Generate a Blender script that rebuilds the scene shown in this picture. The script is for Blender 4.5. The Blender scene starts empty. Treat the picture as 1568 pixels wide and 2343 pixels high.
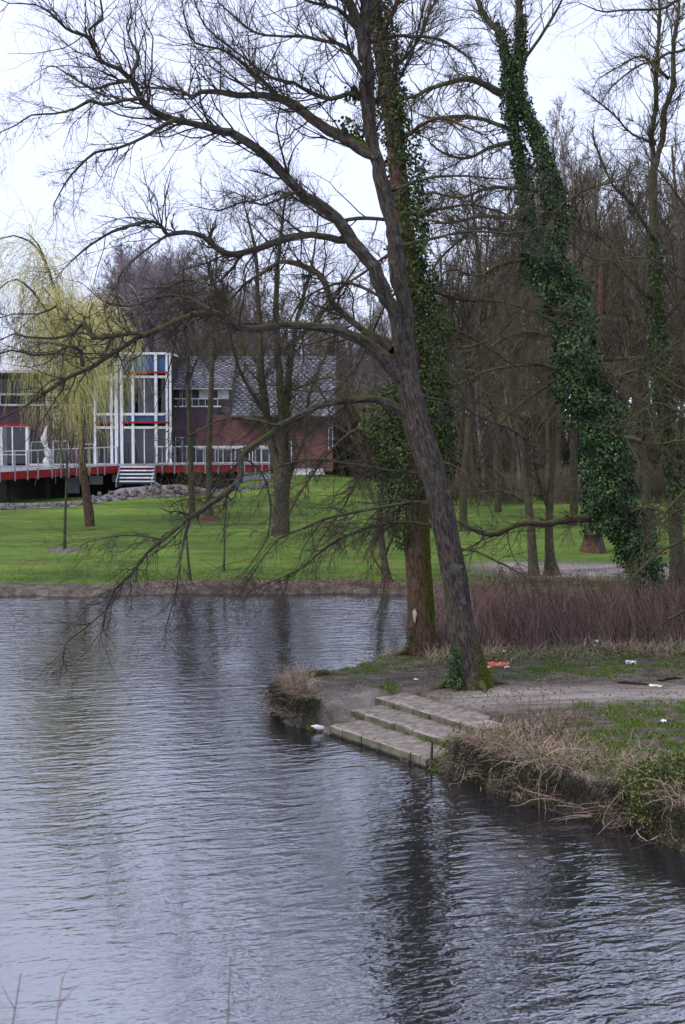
import bpy, math, random
import numpy as np
from mathutils import Vector
rng = np.random.default_rng(11); random.seed(11)
S = bpy.context.scene
C = S.collection
# ------------------------------------------------------------------ camera, sky, sun, exposure
F = 3500.0; H = 5.2; PITCH = math.atan(221 / F)
cam_d = bpy.data.cameras.new('camera'); cam = bpy.data.objects.new('camera', cam_d); C.objects.link(cam)
cam.location = (0, 0, H); cam.rotation_euler = (math.pi / 2 - PITCH, 0, 0)
cam_d.sensor_fit = 'VERTICAL'; cam_d.sensor_height = 23.6; cam_d.lens = F / 2342 * 23.6
cam_d.clip_end = 3000; cam_d.clip_start = .1
cam_d.dof.use_dof = True; cam_d.dof.focus_distance = 27; cam_d.dof.aperture_fstop = 3.2
S.camera = cam
W = bpy.data.worlds.new('World'); S.world = W; W.use_nodes = True
wn, wl = W.node_tree.nodes, W.node_tree.links; wn.clear()
SUN_EL, SUN_ROT = math.radians(48), math.radians(-60)
sky = wn.new('ShaderNodeTexSky'); sky.sky_type = 'NISHITA'; sky.sun_disc = False
sky.sun_elevation = SUN_EL; sky.sun_rotation = SUN_ROT
bgn = wn.new('ShaderNodeBackground'); bgn.inputs['Strength'].default_value = 0.10
cld = wn.new('ShaderNodeTexNoise'); cld.inputs['Scale'].default_value = 2.2; cld.inputs['Detail'].default_value = 5
crp = wn.new('ShaderNodeValToRGB')
crp.color_ramp.elements[0].position = .3; crp.color_ramp.elements[0].color = (6.1, 6.7, 9.1, 1)
crp.color_ramp.elements[1].position = .72; crp.color_ramp.elements[1].color = (7.3, 7.8, 10.2, 1)
mx = wn.new('ShaderNodeMixRGB'); mx.inputs['Fac'].default_value = .92        # overcast layer over the blue sky
wo = wn.new('ShaderNodeOutputWorld'); tc = wn.new('ShaderNodeTexCoord')
wl.new(tc.outputs['Generated'], cld.inputs['Vector']); wl.new(cld.outputs['Fac'], crp.inputs['Fac'])
wl.new(sky.outputs['Color'], mx.inputs['Color1']); wl.new(crp.outputs['Color'], mx.inputs['Color2'])
wl.new(mx.outputs['Color'], bgn.inputs['Color']); wl.new(bgn.outputs['Background'], wo.inputs['Surface'])
sd = bpy.data.lights.new('sun', 'SUN'); sd.energy = 1.5; sd.angle = math.radians(18); sd.color = (1, .92, .80)
sun = bpy.data.objects.new('sun', sd); C.objects.link(sun)
sdir = Vector((math.sin(SUN_ROT) * math.cos(SUN_EL), math.cos(SUN_ROT) * math.cos(SUN_EL), math.sin(SUN_EL)))
sdir = Vector((-.55, -.35, .75)).normalized()
sun.rotation_euler = sdir.to_track_quat('Z', 'Y').to_euler()
sky.sun_elevation = math.asin(sdir.z); sky.sun_rotation = math.atan2(sdir.x, sdir.y)
S.view_settings.view_transform = 'Standard'; S.view_settings.look = 'None'
S.view_settings.exposure = 0.66; S.view_settings.gamma = 1; S.view_settings.use_curve_mapping = False
S.render.engine = 'CYCLES'

# ------------------------------------------------------------------ helpers
cp, sp = math.cos(PITCH), math.sin(PITCH)
def ray(u, v):
    a, b = (u - 784) / F, (1171 - v) / F
    return np.array((a, cp + b * sp, -sp + b * cp))
def P(u, v, Y):                      # world point seen at photo position u,v standing Y metres off
    d = ray(u, v); return np.array((0, 0, H)) + d * (Y / d[1])
def G(u, v, z=0.):
    d = ray(u, v); return np.array((0, 0, H)) + d * ((z - H) / d[2])
def nrm(a): return a / np.maximum(np.linalg.norm(a, axis=-1, keepdims=True), 1e-9)

class MB:
    def __init__(s): s.v = []; s.f = []; s.n = 0; s.a = []
    def add(s, verts, faces, att=None):
        verts = np.asarray(verts, float).reshape(-1, 3); faces = np.asarray(faces, np.int64)
        s.v.append(verts); s.f.append(faces + s.n); s.n += len(verts)
        s.a.append(np.asarray(att, float).reshape(-1, 3) if att is not None else verts)
    def box(s, x0, x1, y0, y1, z0, z1):
        v = [(x, y, z) for z in (z0, z1) for y in (y0, y1) for x in (x0, x1)]
        s.add(v, [(0, 2, 3, 1), (4, 5, 7, 6), (0, 1, 5, 4), (2, 6, 7, 3), (0, 4, 6, 2), (1, 3, 7, 5)])
    def obox(s, p0, p1, w, h, up=(0, 0, 1)):      # a bar from p0 to p1
        p0, p1 = np.array(p0, float), np.array(p1, float); t = nrm(p1 - p0)
        a = nrm(np.cross(t, up)) * w / 2; b = nrm(np.cross(a, t)) * h / 2
        v = [p + i * a + j * b for p in (p0, p1) for i, j in ((-1, -1), (1, -1), (1, 1), (-1, 1))]
        s.add(v, [(0, 3, 2, 1), (4, 5, 6, 7), (0, 1, 5, 4), (1, 2, 6, 5), (2, 3, 7, 6), (3, 0, 4, 7)])
    def prism(s, pts, ax, d0, d1):                # polygon (a,b) extruded along axis ax
        n = len(pts); v = []
        for d in (d0, d1):
            for a, b in pts:
                p = [a, b]; p.insert(ax, d); v.append(p)
        s.v.append(np.array(v, float)); s.a.append(np.array(v, float))
        F4 = [(i, (i + 1) % n, n + (i + 1) % n, n + i) for i in range(n)]
        s.f.append(np.array(F4) + s.n)
        c = [(0, i, i + 1) for i in range(1, n - 1)]
        s.f.append(np.array([(a, c2, b) for a, b, c2 in c] + [(n + a, n + b, n + c2) for a, b, c2 in c]) + s.n)
        s.n += 2 * n
    def tubes(s, Pt, R, k=3, cap=False, bump=0.):
        Pt = np.asarray(Pt, float); R = np.asarray(R, float); N, M, _ = Pt.shape
        T = nrm(np.gradient(Pt, axis=1)); mean = nrm(Pt[:, -1] - Pt[:, 0])
        ref = np.zeros((N, 3)); ref[np.arange(N), np.argmin(np.abs(mean), axis=1)] = 1
        A = nrm(np.cross(T, ref[:, None, :])); B = np.cross(T, A)
        th = np.arange(k) * 2 * np.pi / k; cs, sn = np.cos(th), np.sin(th)
        RR = np.repeat(R[:, :, None], k, 2)
        L = np.concatenate([np.zeros((N, 1)), np.cumsum(np.linalg.norm(np.diff(Pt, axis=1), axis=2), 1)], 1)
        if bump:
            ph = rng.uniform(0, 6, 6)
            for q in range(6):
                RR = RR * (1 + bump * .5 * np.sin(th[None, None, :] * (1 + q % 4) + L[:, :, None] * (1.3 + 1.1 * q) + ph[q]))
        V = Pt[:, :, None, :] + RR[..., None] * (cs[None, None, :, None] * A[:, :, None, :] + sn[None, None, :, None] * B[:, :, None, :])
        att = np.stack([RR * cs, RR * sn, np.repeat(L[:, :, None], k, 2) + rng.uniform(0, 9)], -1)
        idx = np.arange(N * M * k).reshape(N, M, k); j2 = (np.arange(k) + 1) % k
        f = np.stack([idx[:, :-1], idx[:, :-1][:, :, j2], idx[:, 1:][:, :, j2], idx[:, 1:]], -1).reshape(-1, 4)
        s.add(V.reshape(-1, 3), f, att.reshape(-1, 3))
    def cards(s, c, d, side, ln, wd, fold=.25):   # leaves: kite of two triangles
        c, d, side = map(np.asarray, (c, d, side)); n = len(c)
        up = nrm(np.cross(d, side))
        ln = np.broadcast_to(ln, n)[:, None]; wd = np.broadcast_to(wd, n)[:, None]
        v = np.stack([c, c + d * ln * .42 + side * wd / 2 + up * wd * fold, c + d * ln, c + d * ln * .42 - side * wd / 2 + up * wd * fold], 1)
        i = np.arange(n)[:, None] * 4
        s.add(v.reshape(-1, 3), np.concatenate([i + [0, 1, 2], i + [0, 2, 3]]))
    def build(s, name, mat=None, parent=None, smooth=False, kind=None, label=None, loc=None, link=True):
        me = bpy.data.meshes.new(name)
        if s.n:
            v = np.concatenate(s.v)
            if loc is not None: v = v - np.asarray(loc)
            me.vertices.add(len(v)); me.vertices.foreach_set('co', v.astype(np.float32).ravel())
            lens = np.concatenate([np.full(len(f), f.shape[1]) for f in s.f]); loops = np.concatenate([f.ravel() for f in s.f])
            me.loops.add(len(loops)); me.loops.foreach_set('vertex_index', loops.astype(np.int32))
            me.polygons.add(len(lens)); st = np.concatenate([[0], np.cumsum(lens)[:-1]])
            me.polygons.foreach_set('loop_start', st.astype(np.int32))
            me.polygons.foreach_set('use_smooth', np.full(len(lens), smooth))
            at = me.attributes.new('bk', 'FLOAT_VECTOR', 'POINT')
            at.data.foreach_set('vector', np.concatenate(s.a).astype(np.float32).ravel())
            me.update(calc_edges=True); me.validate()
        if mat: me.materials.append(mat)
        if not link: return me
        o = bpy.data.objects.new(name, me); C.objects.link(o)
        if parent: o.parent = parent
        if loc is not None: o.location = loc
        if kind: o['kind'] = kind
        if label: o['label'] = label
        return o
def put(name, me, parent=None, loc=(0, 0, 0), rot=(0, 0, 0), sc=(1, 1, 1)):
    o = bpy.data.objects.new(name, me); C.objects.link(o); o.parent = parent
    o.location = loc; o.rotation_euler = rot; o.scale = sc; return o
def thing(name, label, cat, loc=(0, 0, 0), group=None):
    o = bpy.data.objects.new(name, None); C.objects.link(o); o.location = [float(c) for c in loc]
    o['label'] = label; o['category'] = cat
    if group: o['group'] = group
    return o
def tag(o, label, cat, group=None):
    o['label'] = label; o['category'] = cat
    if group: o['group'] = group
    return o
def part(mb, name, mat, t, **k):       # a world-space mesh under a thing that stands at t.location
    o = mb.build(name, mat, None, loc=np.array(t.location[:]), **k); o.parent = t; o.location = (0, 0, 0); return o

# ------------------------------------------------------------------ materials
def mat(name, c1, c2=None, scale=5., rough=.85, bump=0., bscale=None, coord='Object', stretch=(1, 1, 1), spec=.3, detail=6, c3=None, metal=0.):
    m = bpy.data.materials.new(name); m.use_nodes = True; n, l = m.node_tree.nodes, m.node_tree.links
    b = n['Principled BSDF']; b.inputs['Roughness'].default_value = rough; b.inputs['Specular IOR Level'].default_value = spec
    b.inputs['Metallic'].default_value = metal
    if coord == 'bk':
        t = n.new('ShaderNodeAttribute'); t.attribute_name = 'bk'; out = t.outputs['Vector']
    else:
        t = n.new('ShaderNodeTexCoord'); out = t.outputs[coord]
    mp = n.new('ShaderNodeMapping'); mp.inputs['Scale'].default_value = stretch; l.new(out, mp.inputs['Vector'])
    nz = n.new('ShaderNodeTexNoise'); nz.inputs['Scale'].default_value = scale; nz.inputs['Detail'].default_value = detail; nz.inputs['Roughness'].default_value = .65
    l.new(mp.outputs['Vector'], nz.inputs['Vector'])
    r = n.new('ShaderNodeValToRGB'); e = r.color_ramp.elements
    e[0].position = .33; e[1].position = .67
    e[0].color = (*c1, 1); e[1].color = (*(c2 or c1), 1)
    if c3:
        q = e.new(.78); q.color = (*c3, 1)
    l.new(nz.outputs['Fac'], r.inputs['Fac']); l.new(r.outputs['Color'], b.inputs['Base Color'])
    if bump:
        n2 = n.new('ShaderNodeTexNoise'); n2.inputs['Scale'].default_value = bscale or scale; n2.inputs['Detail'].default_value = 8; n2.inputs['Roughness'].default_value = .7
        l.new(mp.outputs['Vector'], n2.inputs['Vector'])
        bp = n.new('ShaderNodeBump'); bp.inputs['Strength'].default_value = 1; bp.inputs['Distance'].default_value = bump
        l.new(n2.outputs['Fac'], bp.inputs['Height']); l.new(bp.outputs['Normal'], b.inputs['Normal'])
    m['ramp'] = r.name
    return m
def nodes(m): return m.node_tree.nodes, m.node_tree.links
def island(name, cols, rough=.6, spec=.3, trans=0.):
    m = bpy.data.materials.new(name); m.use_nodes = True; n, l = nodes(m); b = n['Principled BSDF']
    g = n.new('ShaderNodeNewGeometry'); r = n.new('ShaderNodeValToRGB'); e = r.color_ramp.elements
    e[0].color = (*cols[0], 1); e[1].color = (*cols[-1], 1); e[0].position = 0; e[1].position = 1
    for i, c in enumerate(cols[1:-1]):
        q = e.new((i + 1) / (len(cols) - 1)); q.color = (*c, 1)
    l.new(g.outputs['Random Per Island'], r.inputs['Fac']); l.new(r.outputs['Color'], b.inputs['Base Color'])
    b.inputs['Roughness'].default_value = rough; b.inputs['Specular IOR Level'].default_value = spec
    return m
def bark(name, c1, c2, lichen, moss, lam=.5, mam=.5, fis=.03, up=.35, fs=32):
    """fissured bark; lichen in patches, moss where the limb faces up"""
    m = mat(name, c1, c2, scale=fs, rough=.9, bump=fis, coord='bk', stretch=(1, 1, .2), spec=.15, detail=9)
    n, l = nodes(m); b = n['Principled BSDF']; base = n[m['ramp']].outputs['Color']; n[m['ramp']].color_ramp.elements[0].position = .36; n[m['ramp']].color_ramp.elements[1].position = .66
    tc = n.new('ShaderNodeTexCoord')
    z1 = n.new('ShaderNodeTexNoise'); z1.inputs['Scale'].default_value = 6.5; z1.inputs['Detail'].default_value = 7; z1.inputs['Roughness'].default_value = .7
    l.new(tc.outputs['Object'], z1.inputs['Vector'])
    r1 = n.new('ShaderNodeMapRange'); r1.inputs['From Min'].default_value = .62 - .2 * lam; r1.inputs['From Max'].default_value = .70; r1.inputs['To Max'].default_value = .75
    l.new(z1.outputs['Fac'], r1.inputs['Value'])
    m1 = n.new('ShaderNodeMixRGB'); m1.inputs['Color2'].default_value = (*lichen, 1)
    l.new(r1.outputs['Result'], m1.inputs['Fac']); l.new(base, m1.inputs['Color1'])
    g = n.new('ShaderNodeNewGeometry'); sx = n.new('ShaderNodeSeparateXYZ'); l.new(g.outputs['Normal'], sx.inputs['Vector'])
    z2 = n.new('ShaderNodeTexNoise'); z2.inputs['Scale'].default_value = 2.1; z2.inputs['Detail'].default_value = 6; l.new(tc.outputs['Object'], z2.inputs['Vector'])
    ad = n.new('ShaderNodeMath'); ad.operation = 'MULTIPLY_ADD'; ad.inputs[1].default_value = 1.6; l.new(z2.outputs['Fac'], ad.inputs[0]); l.new(sx.outputs['Z'], ad.inputs[2])
    r2 = n.new('ShaderNodeMapRange'); r2.inputs['From Min'].default_value = up + .9; r2.inputs['From Max'].default_value = up + 1.25; r2.inputs['To Max'].default_value = mam * 1.6
    l.new(ad.outputs['Value'], r2.inputs['Value'])
    m2 = n.new('ShaderNodeMixRGB'); m2.inputs['Color2'].default_value = (*moss, 1); l.new(r2.outputs['Result'], m2.inputs['Fac']); l.new(m1.outputs['Color'], m2.inputs['Color1'])
    l.new(m2.outputs['Color'], b.inputs['Base Color'])
    return m
M = {}
M['barkA'] = bark('grey_bark', (.014, .012, .011), (.10, .082, .066), (.13, .15, .145), (.07, .08, .012), lam=.42, mam=.6)
M['barkB'] = bark('brown_bark', (.03, .018, .014), (.15, .09, .06), (.13, .13, .1), (.09, .10, .01), lam=.3, mam=.4)
M['barkD'] = bark('olive_bark', (.03, .026, .018), (.10, .088, .055), (.14, .15, .1), (.08, .09, .015), lam=.5, mam=.6)
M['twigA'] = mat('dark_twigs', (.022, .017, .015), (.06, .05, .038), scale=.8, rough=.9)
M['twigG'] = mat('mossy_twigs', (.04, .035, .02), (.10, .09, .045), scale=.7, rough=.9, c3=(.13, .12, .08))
M['twigP'] = mat('hazed_purple_twigs', (.17, .14, .16), (.27, .22, .25), scale=.5, rough=.9)  # distance haze is put into these paler colours
M['twigW'] = mat('wood_twigs', (.11, .085, .065), (.20, .158, .125), scale=.25, rough=.9, c3=(.21, .195, .11))  # haze over the wood is put into this lighter twig colour
M['willow'] = mat('willow_strands', (.45, .41, .13), (.66, .60, .28), scale=1.2, rough=.8)
M['ivy'] = island('ivy_leaves', [(.004, .012, .003), (.010, .034, .008), (.024, .070, .016), (.016, .052, .016), (.045, .095, .022), (.08, .13, .03)], rough=.5, spec=.3)
M['ivy2'] = island('olive_ivy_leaves', [(.008, .018, .004), (.02, .045, .008), (.05, .085, .014), (.03, .065, .012), (.11, .13, .025)], spec=.25, rough=.55)
M['core'] = mat('ivy_core_dark', (.01, .012, .007), (.03, .03, .016), scale=9, bump=.02)  # near-black filler inside the ivy, not real stems
M['redstem'] = island('red_stems', [(.035, .02, .018), (.12, .058, .052), (.21, .13, .118), (.07, .038, .034), (.30, .21, .195)], rough=.8)
M['dead'] = island('dry_stalks', [(.12, .085, .06), (.30, .22, .165), (.44, .34, .27), (.19, .135, .10), (.36, .25, .20), (.24, .185, .11)], rough=.85)
M['grass'] = island('grass_blades', [(.04, .08, .010), (.07, .13, .016), (.10, .17, .02), (.16, .15, .05), (.06, .11, .014)], rough=.7)
M['brownleaf'] = island('old_leaves', [(.16, .05, .02), (.3, .1, .04), (.24, .13, .07), (.12, .06, .04)], rough=.7)
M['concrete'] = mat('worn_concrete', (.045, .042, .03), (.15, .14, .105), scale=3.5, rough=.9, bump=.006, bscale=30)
M['white'] = mat('white_paint', (.58, .58, .60), (.72, .72, .73), scale=2, rough=.5)
M['bluepaint'] = mat('blue_panel', (.03, .075, .17), (.05, .105, .22), scale=1.5, rough=.35)
M['redpaint'] = mat('red_paint', (.20, .007, .009), (.32, .014, .016), scale=2.5, rough=.5, stretch=(.3, .3, 6))
M['greymetal'] = mat('grey_metal', (.22, .23, .26), (.33, .34, .37), scale=3, rough=.45, metal=.4)
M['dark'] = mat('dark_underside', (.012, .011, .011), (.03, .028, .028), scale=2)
M['eave'] = mat('eave_boards', (.07, .06, .06), (.13, .11, .105), scale=2, stretch=(1, 1, 8))
M['sheet'] = mat('pale_roof_sheet', (.42, .43, .46), (.52, .53, .56), scale=.6, rough=.5)
M['slate'] = island('silver_slates', [(.10, .10, .12), (.15, .15, .18), (.24, .24, .28), (.13, .13, .155)], rough=.7, spec=.2)
M['rock'] = mat('rubble', (.03, .028, .032), (.20, .18, .18), scale=2.2, rough=.9, bump=.02, bscale=9)
M['litterwhite'] = mat('white_litter', (.7, .72, .74), (.82, .83, .85), scale=9, rough=.5)
M['litterred'] = mat('red_cloth', (.55, .025, .015), (.75, .30, .22), scale=7, rough=.8, bump=.01)
M['littercream'] = mat('cream_cloth', (.5, .4, .33), (.75, .68, .6), scale=12, rough=.8)
M['stick'] = mat('wet_stick', (.012, .009, .008), (.04, .03, .025), scale=9, rough=.8)
M['pink'] = mat('salmon_board', (.3, .2, .16), (.4, .28, .22), scale=2)
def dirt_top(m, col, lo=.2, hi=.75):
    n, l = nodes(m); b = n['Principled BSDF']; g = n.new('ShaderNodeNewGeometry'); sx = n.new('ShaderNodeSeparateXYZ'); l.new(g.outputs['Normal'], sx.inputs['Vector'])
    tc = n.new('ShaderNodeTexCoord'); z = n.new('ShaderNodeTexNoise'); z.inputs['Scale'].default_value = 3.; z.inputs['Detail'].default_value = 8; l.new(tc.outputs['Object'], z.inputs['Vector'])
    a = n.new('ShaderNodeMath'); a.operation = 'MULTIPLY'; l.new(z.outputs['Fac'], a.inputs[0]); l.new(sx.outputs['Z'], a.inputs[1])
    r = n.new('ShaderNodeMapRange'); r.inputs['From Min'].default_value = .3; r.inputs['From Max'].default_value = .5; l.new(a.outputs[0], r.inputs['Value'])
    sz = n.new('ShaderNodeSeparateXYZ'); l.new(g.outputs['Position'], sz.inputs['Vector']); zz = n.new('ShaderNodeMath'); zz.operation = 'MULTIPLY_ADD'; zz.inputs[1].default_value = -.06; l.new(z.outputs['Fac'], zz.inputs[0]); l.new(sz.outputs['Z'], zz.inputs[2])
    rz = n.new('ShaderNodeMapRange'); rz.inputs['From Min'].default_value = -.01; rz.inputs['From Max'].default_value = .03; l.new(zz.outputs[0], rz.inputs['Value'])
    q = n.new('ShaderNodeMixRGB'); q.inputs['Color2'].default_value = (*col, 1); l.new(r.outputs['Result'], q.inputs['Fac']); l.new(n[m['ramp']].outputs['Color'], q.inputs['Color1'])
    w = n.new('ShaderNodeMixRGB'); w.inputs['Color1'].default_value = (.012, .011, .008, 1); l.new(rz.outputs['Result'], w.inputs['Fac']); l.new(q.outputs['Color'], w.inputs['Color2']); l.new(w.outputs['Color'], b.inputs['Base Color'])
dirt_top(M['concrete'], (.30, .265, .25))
def brickmat(name, a, b_, mor):
    m = bpy.data.materials.new(name); m.use_nodes = True; n, l = nodes(m); b = n['Principled BSDF']; b.inputs['Roughness'].default_value = .85
    t = n.new('ShaderNodeTexCoord'); sx = n.new('ShaderNodeSeparateXYZ'); cb = n.new('ShaderNodeCombineXYZ')
    l.new(t.outputs['Object'], sx.inputs['Vector']); l.new(sx.outputs['X'], cb.inputs['X']); l.new(sx.outputs['Z'], cb.inputs['Y'])
    br = n.new('ShaderNodeTexBrick'); br.inputs['Scale'].default_value = 1; br.inputs['Brick Width'].default_value = .23; br.inputs['Row Height'].default_value = .08
    br.inputs['Mortar Size'].default_value = .012; br.inputs['Color1'].default_value = (*a, 1); br.inputs['Color2'].default_value = (*b_, 1); br.inputs['Mortar'].default_value = (*mor, 1)
    l.new(cb.outputs['Vector'], br.inputs['Vector'])
    nz = n.new('ShaderNodeTexNoise'); nz.inputs['Scale'].default_value = 2.5; nz.inputs['Detail'].default_value = 6; l.new(t.outputs['Object'], nz.inputs['Vector'])
    mr = n.new('ShaderNodeMapRange'); mr.inputs['To Min'].default_value = .45; mr.inputs['To Max'].default_value = 1.5; l.new(nz.outputs['Fac'], mr.inputs['Value'])
    mm = n.new('ShaderNodeVectorMath'); mm.operation = 'SCALE'; l.new(br.outputs['Color'], mm.inputs[0]); l.new(mr.outputs['Result'], mm.inputs['Scale'])
    l.new(mm.outputs['Vector'], b.inputs['Base Color'])
    bp = n.new('ShaderNodeBump'); bp.inputs['Distance'].default_value = .01; bp.invert = True; l.new(br.outputs['Fac'], bp.inputs['Height']); l.new(bp.outputs['Normal'], b.inputs['Normal'])
    return m
M['brickp'] = brickmat('purple_brick', (.13, .055, .08), (.07, .04, .075), (.07, .055, .065))
M['brickr'] = brickmat('red_brick', (.25, .075, .065), (.13, .045, .045), (.15, .11, .105))
gl = bpy.data.materials.new('dark_glass'); gl.use_nodes = True; M['glass'] = gl
b = gl.node_tree.nodes['Principled BSDF']; b.inputs['Base Color'].default_value = (.03, .035, .04, 1); b.inputs['Roughness'].default_value = .04; b.inputs['Specular IOR Level'].default_value = .5
M['curtain'] = mat('grey_blind', (.1, .115, .13), (.2, .21, .22), scale=1.5, stretch=(4, 4, .5))

# water
m = bpy.data.materials.new('pond_water'); m.use_nodes = True; n, l = nodes(m); b = n['Principled BSDF']; M['water'] = m
b.inputs['Base Color'].default_value = (.014, .015, .018, 1); b.inputs['Roughness'].default_value = .05; b.inputs['IOR'].default_value = 3.0; b.inputs['Specular IOR Level'].default_value = .8
t = n.new('ShaderNodeTexCoord')
def wlayer(scale, stretch, rot, det, rough=.55):
    mq = n.new('ShaderNodeMapping'); mq.inputs['Rotation'].default_value = (0, 0, rot); l.new(t.outputs['Object'], mq.inputs['Vector'])
    mp = n.new('ShaderNodeMapping'); mp.inputs['Scale'].default_value = stretch
    nz = n.new('ShaderNodeTexNoise'); nz.inputs['Scale'].default_value = scale; nz.inputs['Detail'].default_value = det; nz.inputs['Roughness'].default_value = rough
    nz.inputs['Distortion'].default_value = .35
    l.new(mq.outputs['Vector'], mp.inputs['Vector']); l.new(mp.outputs['Vector'], nz.inputs['Vector']); return nz.outputs['Fac']
def wmath(op, a, c):
    q = n.new('ShaderNodeMath'); q.operation = op
    for i, x in enumerate((a, c)):
        if isinstance(x, (int, float)): q.inputs[i].default_value = x
        else: l.new(x, q.inputs[i])
    return q.outputs[0]
h1 = wlayer(3.7, (.42, 1.0, 1), math.radians(-17), 2.0)
h2 = wlayer(8.5, (.5, 1.0, 1), math.radians(-27), 2.0)
h4 = wlayer(17., (.6, 1.0, 1), math.radians(-5), 1.5)
h3 = wlayer(.09, (1, 1.6, 1), .4, 2)              # gusts: rougher and calmer water
amp = n.new('ShaderNodeMapRange'); amp.inputs['From Min'].default_value = .35; amp.inputs['From Max'].default_value = .65; amp.inputs['To Min'].default_value = .4; amp.inputs['To Max'].default_value = 1.15
l.new(h3, amp.inputs['Value'])
hh = wmath('MULTIPLY', wmath('ADD', wmath('ADD', wmath('MULTIPLY', h1, .95), wmath('MULTIPLY', h2, .42)), wmath('MULTIPLY', h4, .12)), amp.outputs['Result'])
bp = n.new('ShaderNodeBump'); bp.inputs['Strength'].default_value = 1; bp.inputs['Distance'].default_value = .027
l.new(hh, bp.inputs['Height']); l.new(bp.outputs['Normal'], b.inputs['Normal'])

# ------------------------------------------------------------------ terrain
def W0(u, v): g = G(u, v, 0.); return (g[0], g[1])
O_ = np.array((-.22, 24.7)); a_ = np.array((.514, -.857)); n_ = np.array((.857, .514))   # frame of the steps
shore = [(60, 8), (14, 14.6), (6.5, 16.6), W0(1568, 1950), W0(1500, 1915), W0(1440, 1893), W0(1380, 1882), W0(1320, 1870), W0(1260, 1852), W0(1200, 1838), W0(1140, 1815), W0(1100, 1798), W0(1060, 1775), W0(1025, 1768),
         (1.25, 22.25), (-.18, 24.72), (-.45, 25.0), (-.7, 25.3), W0(655, 1655), W0(640, 1640), (-1.2, 26.8), (-.95, 27.4), (-.4, 27.9), (.05, 28.5), (.5, 29.4), (1.1, 30.5), (1.7, 32.5), (2.1, 35), (2.5, 38), (3.1, 40.5), (3.5, 42.2),
         (3.1, 43.4), (2, 44.1), (0, 44.6), (-2, 44.3), (-5, 44.5), (-7, 44.0), (-10, 43.7), (-14, 43.4), (-20, 42.9), (-60, 40), (-150, 30), (-150, 600), (400, 600), (400, 8)]
SH = np.array(shore)
def vnoise(x, y, s, seed=0):
    x = np.asarray(x) * s; y = np.asarray(y) * s; r = 0
    g = np.random.default_rng(100 + seed)
    for i in range(7):
        a, ph, f = g.uniform(0, 6.28), g.uniform(0, 6.28), g.uniform(.6, 2.2)
        r = r + np.sin((x * np.cos(a) + y * np.sin(a)) * f + ph + 1.3 * np.sin((x * np.sin(a) - y * np.cos(a)) * f * .7 + ph))
    return r / 7
def sdf(x, y):
    x = np.asarray(x, float); y = np.asarray(y, float); best = np.full(x.shape, 1e9); ins = np.zeros(x.shape, bool)
    n = len(SH)
    for i in range(n):
        ax, ay = SH[i]; bx, by = SH[(i + 1) % n]
        dx, dy = bx - ax, by - ay
        tt = np.clip(((x - ax) * dx + (y - ay) * dy) / (dx * dx + dy * dy), 0, 1)
        best = np.minimum(best, np.hypot(x - ax - tt * dx, y - ay - tt * dy))
        cr = (ay > y) != (by > y)
        xi = ax + (y - ay) / np.where(abs(dy) < 1e-9, 1e-9, dy) * dx
        ins ^= cr & (x < xi)
    return np.where(ins, best, -best)
def sst(x, a, b): t = np.clip((x - a) / (b - a), 0, 1); return t * t * (3 - 2 * t)
def ground(x, y, full=False):
    x = np.asarray(x, float); y = np.asarray(y, float)
    d = sdf(x, y) + .07 * vnoise(x, y, 4.2, 1) + .03 * vnoise(x, y, 13, 2) + (.35 * vnoise(x, y, 1.0, 70) + .22 * vnoise(x, y, 3.1, 71)) * sst(y, 40, 43)
    far = sst(y, 38, 43)
    sa = (x - O_[0]) * a_[0] + (y - O_[1]) * a_[1]; sn_ = (x - O_[0]) * n_[0] + (y - O_[1]) * n_[1]
    ramp = np.exp(-((sa - 1.2) / 1.75) ** 4) * np.exp(-(np.maximum(sn_, 0) / 3.2) ** 4) * (y < 30)
    near_h = .52 + .10 * sst(d, .5, 4) + .035 * vnoise(x, y, 1.2, 3) + .015 * vnoise(x, y, 4, 4)
    steep = near_h * sst(d, -.06, .22)
    soft = np.minimum(near_h, .02 + .41 * np.maximum(d, 0) + .0) * (d > 0)
    zn = steep * (1 - ramp) + soft * ramp
    zf = .17 * sst(d, -.05, .12) * (1 + .4 * vnoise(x, y, 2.3, 72)) + .12 * sst(d, .1, 2.2) + .008 * np.maximum(y - 45, 0) + .02 * vnoise(x, y, 1.5, 5) + .05 * vnoise(x, y, .16, 6) * sst(d, 1, 8)
    zf = zf + 1.05 * np.exp(-(((x + 4) / 7.5) ** 2 + ((y - 93) / 11) ** 2)) * (y > 50) - .9 * sst(y, 84, 87) * sst(-x, 5, 9) * (y < 140)
    zf = zf + .3 * sst(y, 120, 300)
    z = zn * (1 - far) + zf * far
    z = np.where(d < 0, np.maximum(-1.2, d * 2.2) - .0, z)
    instair = (sa > -.42) & (sa < 2.98) & (sn_ > -.1) & (sn_ < 1.62)
    lim = np.where(sa < -.28, .0, 0) + np.where(sn_ < .5, .05, np.where(sn_ < 1.08, .2, .36))
    z = np.where(instair & (d > -.2), np.minimum(z, lim), z)
    return (z, d, sa, sn_) if full else z
def axis(lst):
    out = []
    for a, b_, s in lst: out += list(np.arange(a, b_, s))
    return np.array(out + [lst[-1][1]])
xs = axis([(-400, -60, 20), (-60, -20, 2), (-20, -2, .3), (-2, 6.5, .09), (6.5, 20, .35), (20, 60, 3), (60, 400, 25)])
ys = axis([(6, 17, .6), (17, 29, .085), (29, 47, .18), (47, 100, .6), (100, 200, 4), (200, 700, 40)])
X, Y = np.meshgrid(xs, ys); Z, D, SA, SN = ground(X.ravel(), Y.ravel(), True)
gm = MB(); nx, ny = len(xs), len(ys); I = np.arange(nx * ny).reshape(ny, nx)
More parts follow.
